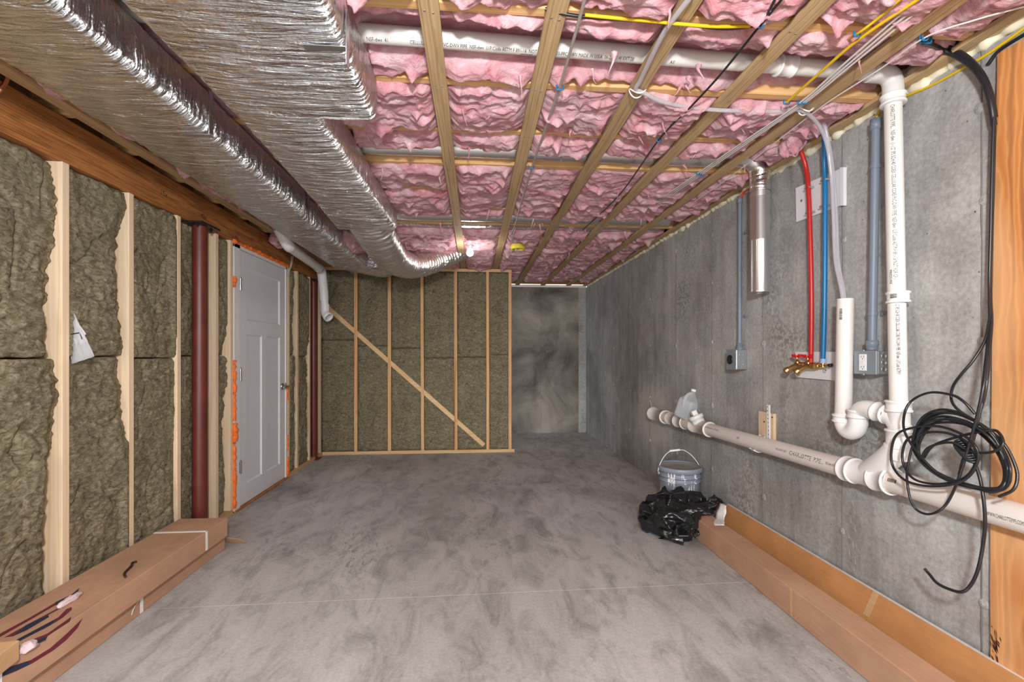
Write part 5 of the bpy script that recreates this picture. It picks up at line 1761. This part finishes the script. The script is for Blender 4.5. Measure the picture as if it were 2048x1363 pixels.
# crumpled bin bag: a union of lumps, creased
def lump_mesh(balls, voxel):
    m = MB()
    for c, r in balls:
        m.ball(c, r[0], r[1], r[2], 16)
    me = bpy.data.meshes.new('tmp')
    me.from_pydata(m.v, [], m.f)
    o = bpy.data.objects.new('tmp', me)
    COL.objects.link(o)
    r = o.modifiers.new('r', 'REMESH')
    r.mode = 'VOXEL'
    r.voxel_size = voxel
    s = o.modifiers.new('s', 'SMOOTH')
    s.factor = .5
    s.iterations = 8
    dg = bpy.context.evaluated_depsgraph_get()
    ev = bpy.data.meshes.new_from_object(o.evaluated_get(dg))
    V = np.array([v.co[:] for v in ev.vertices])
    NN = np.array([v.normal[:] for v in ev.vertices])
    Fs = [tuple(p.vertices) for p in ev.polygons]
    bpy.data.objects.remove(o)
    return V, NN, Fs
balls = [((1.30, 3.20, .12), (.13, .16, .12)), ((1.42, 3.22, .15), (.15, .15, .13)), ((1.20, 3.14, .075), (.10, .13, .085)), ((1.36, 3.02, .09), (.13, .10, .11)), ((1.28, 2.96, .05), (.10, .08, .06)),
         ((1.37, 2.92, .045), (.07, .07, .06)), ((1.50, 3.12, .19), (.13, .10, .075)), ((1.59, 3.10, .215), (.12, .07, .05)), ((1.665, 3.06, .235), (.055, .05, .035)), ((1.44, 3.02, .165), (.09, .08, .05))]
V, NN, Fs = lump_mesh(balls, .058)
rs_ = np.random.RandomState(12)
V = V + NN * rs_.normal(0, .017, (len(V), 1)) + rs_.normal(0, .014, V.shape) * np.array([1.5, 1, .7])
tri = []
for q in Fs:
    if len(q) == 4:
        tri += [(q[0], q[1], q[2]), (q[0], q[2], q[3])] if rs_.rand() < .5 else [(q[0], q[1], q[3]), (q[1], q[2], q[3])]
    else:
        tri.append(q)
me = bpy.data.meshes.new('tmp')
me.from_pydata([tuple(p) for p in V], [], tri)
o = bpy.data.objects.new('tmp', me)
COL.objects.link(o)
ss_ = o.modifiers.new('s', 'SUBSURF')
ss_.subdivision_type = 'SIMPLE'
ss_.levels = ss_.render_levels = 4
sm_ = o.modifiers.new('m', 'SMOOTH')
sm_.factor = .4
sm_.iterations = 2
ev = bpy.data.meshes.new_from_object(o.evaluated_get(bpy.context.evaluated_depsgraph_get()))
V = np.array([v.co[:] for v in ev.vertices])
NN = np.array([v.normal[:] for v in ev.vertices])
Fs = [tuple(p.vertices) for p in ev.polygons]
bpy.data.objects.remove(o)
R1 = lambda v: 1 - 2.6 * np.abs(v)
fx_, fy_, fz_ = V[:, 0], V[:, 1], V[:, 2]
d = .007 * R1(pn(fx_ * 4, fy_ * 5, fz_ * 20)) + .0014 * R1(pn(fx_ * 22 + fz_ * 9, fy_ * 20, fz_ * 48))
V = V + NN * d[:, None]
V[:, 2] = np.maximum(V[:, 2], .002)
V[:, 0] = np.minimum(V[:, 0], XR - .003)
bag = link_mesh('garbage_bag', V, Fs, [True] * len(Fs), M['binbag'])
tag(bag, 'crumpled shiny black garbage bag slumped in front of the bucket', 'bag')
c = P(1409, 1030, y=3.02)
obj('drawstring', MB().tube(spline([c + Vector((-.02, 0, -.004)), c + Vector((0, -.006, .004)), c + Vector((.02, .004, .006))], 6), .006, 8), M['redh'], bag, label='red drawstring')

# ------------------------------------------------------------------ long cartons on the right
def carton(pts_end, y0, y1, name, mat, label, seams_=(), fn=None, cat='box'):
    """pts_end: cross-section corners (x,z) going round"""
    t = thing(name, label, cat, (sum(p[0] for p in pts_end) / 4, (y0 + y1) / 2, 0))
    obj('carton', MB().prism([(x, y0, z) for x, z in pts_end], (0, y1 - y0, 0)), mat, t, bevel=.003)
    return t
b1c = [(1.468, .0015), (1.462, .141), (1.592, .141), (1.60, .0015)]
b1_ = carton(b1c, .45, 3.02, 'long_carton', M['card'], 'long brown carton lying on the floor along the right wall, front one')
ang = math.radians(14)
ux, uz = math.sin(ang), math.cos(ang)
H2, T2 = .210, .030
p0_ = (1.648, .010)
c0_ = p0_
c1_ = (p0_[0] + ux * H2, p0_[1] + uz * H2)
c2_ = (c1_[0] + uz * T2, c1_[1] - ux * T2)
c3_ = (p0_[0] + uz * T2, p0_[1] - ux * T2 + .02)
c3_ = (p0_[0] + uz * T2, .002)
b2_ = carton([c0_, c1_, c2_, c3_], .45, 3.04, 'long_carton', M['cardo'], 'long thin tan carton leaning on the right wall behind the front one')
obj('top_edge', MB().prism([(c1_[0] + .001, .455, c1_[1] + .0008), (c1_[0] + .001, 3.035, c1_[1] + .0008), (c2_[0] - .001, 3.035, c2_[1] + .0008), (c2_[0] - .001, .455, c2_[1] + .0008)], (0, 0, .0006)), M['paper'], b2_, label='white paper edge')
for y in (1.86, .98, .83):
    m = MB().prism([(c0_[0] + ux * .1 - .0008, y, c0_[1] + uz * .1), (c1_[0] - .0008, y - .02, c1_[1] + .0003), (c1_[0] - .0008, y + .008, c1_[1] + .0003), (c0_[0] + ux * .1 - .0008, y + .03, c0_[1] + uz * .1)], (.0006, 0, 0))
    obj('tape_strip', m, M['cardl'], b2_)
obj('tape_strip', MB().prism([(1.4645 - .0006, 2.05, .01), (1.462 - .0006, 2.05, .138), (1.462 - .0006, 2.065, .138), (1.4645 - .0006, 2.065, .01)], (.0006, 0, 0)), M['cardl'], b1_)
# receipt clinging to the carton end
def sheet(name, rows, mat, th=.0006, **kw):
    nr, nc = len(rows), len(rows[0])
    V = [p for r in rows for p in r]
    Fs = [(i * nc + j, i * nc + j + 1, (i + 1) * nc + j + 1, (i + 1) * nc + j) for i in range(nr - 1) for j in range(nc - 1)]
    o = obj(name, MB().raw(V, Fs, True), mat, **kw)
    md = o.modifiers.new('solid', 'SOLIDIFY')
    md.thickness = th
    return o
def receipt():
    a = [P(1440, 1007, x=1.645), P(1454, 1012, x=1.658)]
    b = [P(1431, 1035, x=1.60), P(1450, 1040, x=1.62)]
    c = [P(1418, 1051, x=1.50), P(1448, 1051, x=1.55)]
    rows = []
    for s, e, n in ((a, b, 6), (b, c, 5)):
        for k in range(n):
            t = k / n
            l, r = Vector(s[0]).lerp(e[0], t), Vector(s[1]).lerp(e[1], t)
            rows.append([l.lerp(r, q / 4) + Vector((-.004 + .004 * math.sin(k * 1.3 + q), -.004, .006)) for q in range(5)])
    rows.append([Vector(c[0]).lerp(c[1], q / 4) + Vector((0, -.004, .004)) for q in range(5)])
    return rows
rw = receipt()
rc_ = sheet('receipt', rw, M['paper'], label='crinkled white store receipt lying on the end of the front carton', cat='paper')
m = MB()
for i in range(0, 7):
    for q in (0, 1, 2, 3):
        if (i * 3 + q) % 5 == 4: continue
        a, b = rw[i][q], rw[i][q + 1]
        dn = rw[i + 1][q] - a
        nrm = (b - a).cross(dn).normalized() * .0012
        if nrm.y > 0: nrm = -nrm
        for f0, f1 in ((.15, .3), (.6, .72)):
            p = [a.lerp(b, .12) + dn * f0, a.lerp(b, .8) + dn * f0, a.lerp(b, .8) + dn * f1, a.lerp(b, .12) + dn * f1]
            m.raw([x_ + nrm for x_ in p], [(0, 1, 2, 3)])
obj('print_lines', m, M['greypaper'], rc_, kind='stuff')

# ------------------------------------------------------------------ long cartons on the left
ZL1, ZL2 = .098, .215
lowb = thing('long_carton', 'lower of the two long brown cartons stacked along the left wall', 'box', (-1.70, 1.9, 0))
obj('carton', MB().box(-1.835, -1.572, .75, 3.085, .0015, ZL1), M['card'], lowb, bevel=.003)
obj('end_flap', MB().prism([(-1.60, 3.085, .07), (-1.50, 3.09, .055), (-1.47, 3.15, .004), (-1.60, 3.16, .004)], (0, .003, .002)), M['card'], lowb)
upb = thing('long_carton', 'upper long brown carton with maroon and navy stripes, on the left', 'box', (-1.66, 1.9, ZL1))
yE = P(463, 1034, z=ZL2).y
obj('carton', MB().box(-1.81, -1.527, .72, yE, ZL1 + .004, ZL2), M['card'], upb, bevel=.003)
C8 = lambda x, y: (x / 4.8175, 1080 + y / 4.8175)
def stripe(poly, mat, side=False):
    pts = []
    for x, y in poly:
        u, v = C8(x, y)
        e_ = .0005 if mat is M['navy'] else 0
        p = P(u, v, x=-1.5264 + e_) if side else P(u, v, z=ZL2 + .0004 + e_)
        pts.append(p)
    obj('printed_stripe', MB().raw(pts, [tuple(range(len(pts)))]), mat, upb)
stripe([(-60, 930), (300, 735), (530, 600), (690, 525), (765, 460), (745, 510), (600, 590), (540, 620), (310, 755), (-60, 965)], M['maroon'])
stripe([(530, 596), (690, 520), (765, 457), (745, 512), (600, 592), (540, 624)], M['navy'])
stripe([(40, 935), (300, 790), (620, 620), (700, 560), (720, 570), (690, 600), (470, 715), (230, 870), (130, 922)], M['maroon'])
stripe([(250, 815), (465, 718), (472, 738), (250, 868), (130, 920)], M['navy'])
stripe([(150, 965), (560, 742), (640, 660), (690, 640), (692, 668), (600, 748), (450, 838), (190, 968)], M['maroon'])
stripe([(160, 955), (545, 750), (500, 805), (190, 970)], M['navy'])
stripe([(190, 1002), (460, 895), (690, 732), (672, 782), (500, 893), (330, 1012), (190, 1100)], M['maroon'])
stripe([(300, 990), (460, 918), (440, 958), (330, 1012), (230, 1075)], M['navy'])
stripe([(-120, 1300), (100, 1215), (300, 1150), (480, 1040), (640, 900), (795, 750), (750, 842), (640, 960), (520, 1056), (310, 1185), (150, 1262), (-120, 1370)], M['maroon'], True)
stripe([(-120, 1308), (100, 1222), (290, 1158), (270, 1190), (310, 1182), (150, 1256), (-120, 1362)], M['navy'], True)
# plastic bands
def band(y, x0, x1, z0, z1, parent, full=True):
    g_ = .0022
    w_ = .009
    m = MB()
    m.box(x1 + .0003, x1 + g_, y - w_, y + w_, z0, z1 + g_)
    if full:
        m.box(x0, x1 + g_, y - w_, y + w_, z1 + .0003, z1 + g_)
    obj('plastic_band', m, M['whitep'], parent)
yb1 = P(412, 1062, z=ZL2).y
band(yb1, -1.81, -1.5265, ZL1 + .01, ZL2, upb)
band(P(283, 1208, x=-1.572).y, -1.81, -1.572, .004, ZL1 - .004, lowb, False)
band(P(30, 1335, z=ZL2).y, -1.70, -1.5265, ZL1 + .01, ZL2, upb)
obj('band_tail', MB().tube(spline([P(280, 1197, x=-1.568), P(268, 1215, x=-1.566), P(263, 1229, x=-1.567)], 6), .0018, 5), M['whitep'], lowb)
# small carton at the left edge of the photo
cr = P(39, 1279, z=ZL2 + .066)
m = MB()
ux_, uy_ = Vector((math.cos(.16), math.sin(.16), 0)), Vector((-math.sin(.16), math.cos(.16), 0))
cr0 = Vector((cr.x, cr.y, ZL2 + .001))
m.prism([cr0, cr0 - ux_ * .20, cr0 - ux_ * .20 - uy_ * .30, cr0 - uy_ * .30], (0, 0, .066))
obj('small_carton', m, M['cardl'], bevel=.003, label='small pale carton on top of the striped carton, at the left edge of the photo', cat='box')
# curled brown strip, fluff
pts = [P(u, v, z=ZL2 + .006) for u, v in ((251, 1153), (249, 1146), (256, 1138), (263, 1131), (265, 1125), (273, 1122))]
obj('curled_strip', MB().tube(spline(pts, 6), .0055, 8), M['curl'], label='dark brown curled strip lying on the striped carton', cat='scrap')
for i, (u, v, r, lb) in enumerate(((139, 1199, (.012, .05, .012), 'pinkish fluff tuft on the tip of the navy stripe'), (54, 1292, (.022, .026, .014), 'white fluff tuft beside the small pale carton'))):
    p = P(u, v, z=ZL2 + .012)
    blob('fluff_tuft', M['fluffw'], p, r, 2.5 + i * 3, .4, 28, label=lb, cat='scrap')

# ------------------------------------------------------------------ polybag with papers behind the first stud
yb_ = studs_far[0] + .035
bagc = [P(128, 585, y=yb_), P(190, 712, y=yb_ - .02), P(146, 727, y=yb_), P(118, 640, y=yb_ + .02)]
def quad_rows(c, n, amp, seed):
    rows = []
    for i in range(n + 1):
        r = []
        for j in range(n + 1):
            a = c[0].lerp(c[1], i / n); b = c[3].lerp(c[2], i / n)
            p = a.lerp(b, j / n)
            r.append(p + Vector((0, amp * float(pn(i * .9 + seed, j * .9, 2)), 0)))
        rows.append(r)
    return rows
pb = sheet('plastic_bag', quad_rows(bagc, 14, .012, 3), M['bagclear'], label='clear plastic bag of papers tucked behind the first bare stud', cat='bag')
pc1 = [P(126, 600, y=yb_ + .012), P(172, 668, y=yb_ + .002), P(130, 690, y=yb_ + .012), P(112, 640, y=yb_ + .02)]
sheet('paper', quad_rows(pc1, 6, .003, 8), M['paper'], parent=pb)
pc2 = [P(160, 655, y=yb_ - .0), P(176, 682, y=yb_ - .006), P(138, 694, y=yb_), P(122, 668, y=yb_)]
sheet('printed_card', quad_rows(pc2, 4, .002, 5), M['greypaper'], parent=pb)
obj('card_line', MB().raw([P(u, v, y=yb_ - .012) for u, v in ((140, 667), (160, 664), (165, 678), (163, 678), (159, 666), (140, 669))], [(0, 1, 4, 5), (1, 2, 3, 4)]), M['ink'], pb)

# copper stub at the left edge of the beam
pts = [P(-8, 185, x=XL + .03), P(2, 178, x=XL + .05), P(12, 162, x=XL + .05), P(14, 146, x=XL + .045), P(13, 130, x=XL + .04)]
obj('copper_stub', MB().tube(spline(pts, 8), .008, 10), M['copper'], label='bent copper tube hooked over the beam at the top left', cat='tube')

# ------------------------------------------------------------------ bulb and yellow ceiling box
fc = P(940, 486, z=ZJ - .012)
lf = thing('ceiling_light', 'bare lit bulb in a plain holder on a ceiling joist before the back stud wall', 'light', (0.03, 4.42, 2.1))
bc_ = P(940, 505, y=fc.y)
obj('junction_plate', MB().lathe((bc_.x, bc_.y, ZJ - .002), (0, 0, -1), [(.0, 0), (.055, 0), (.055, .012), (.03, .02), (.02, .022)], 24), M['whitep'], lf)
obj('holder', MB().lathe((bc_.x, bc_.y, ZJ - .02), (0, 0, -1), [(.022, 0), (.02, .05), (.018, .06)], 18), M['whitep'], lf)
obj('bulb', MB().lathe((bc_.x, bc_.y, bc_.z), (0, 0, -1), [(.014, -.05), (.017, -.036), (.028, -.022), (.034, 0), (.030, .018), (.018, .030), (0, .034)], 24), M['bulb'], lf)
for o in bpy.data.objects:
    if o.name == 'ceiling_bulb_far_light':
        o.location = (bc_.x, bc_.y - .02, bc_.z - .10)
yb2 = P(1036, 494, z=ZJ - .04)
m = MB().lathe((yb2.x, yb2.y, ZJ - .004), (0, 0, -1), [(.0, 0), (.068, 0), (.072, .03), (.070, .05), (.062, .058), (.052, .060), (.05, .045), (0, .045)], 28)
obj('ceiling_box', m, M['ybox'], label='round yellow electrical box on the ceiling right of the bulb', cat='box')
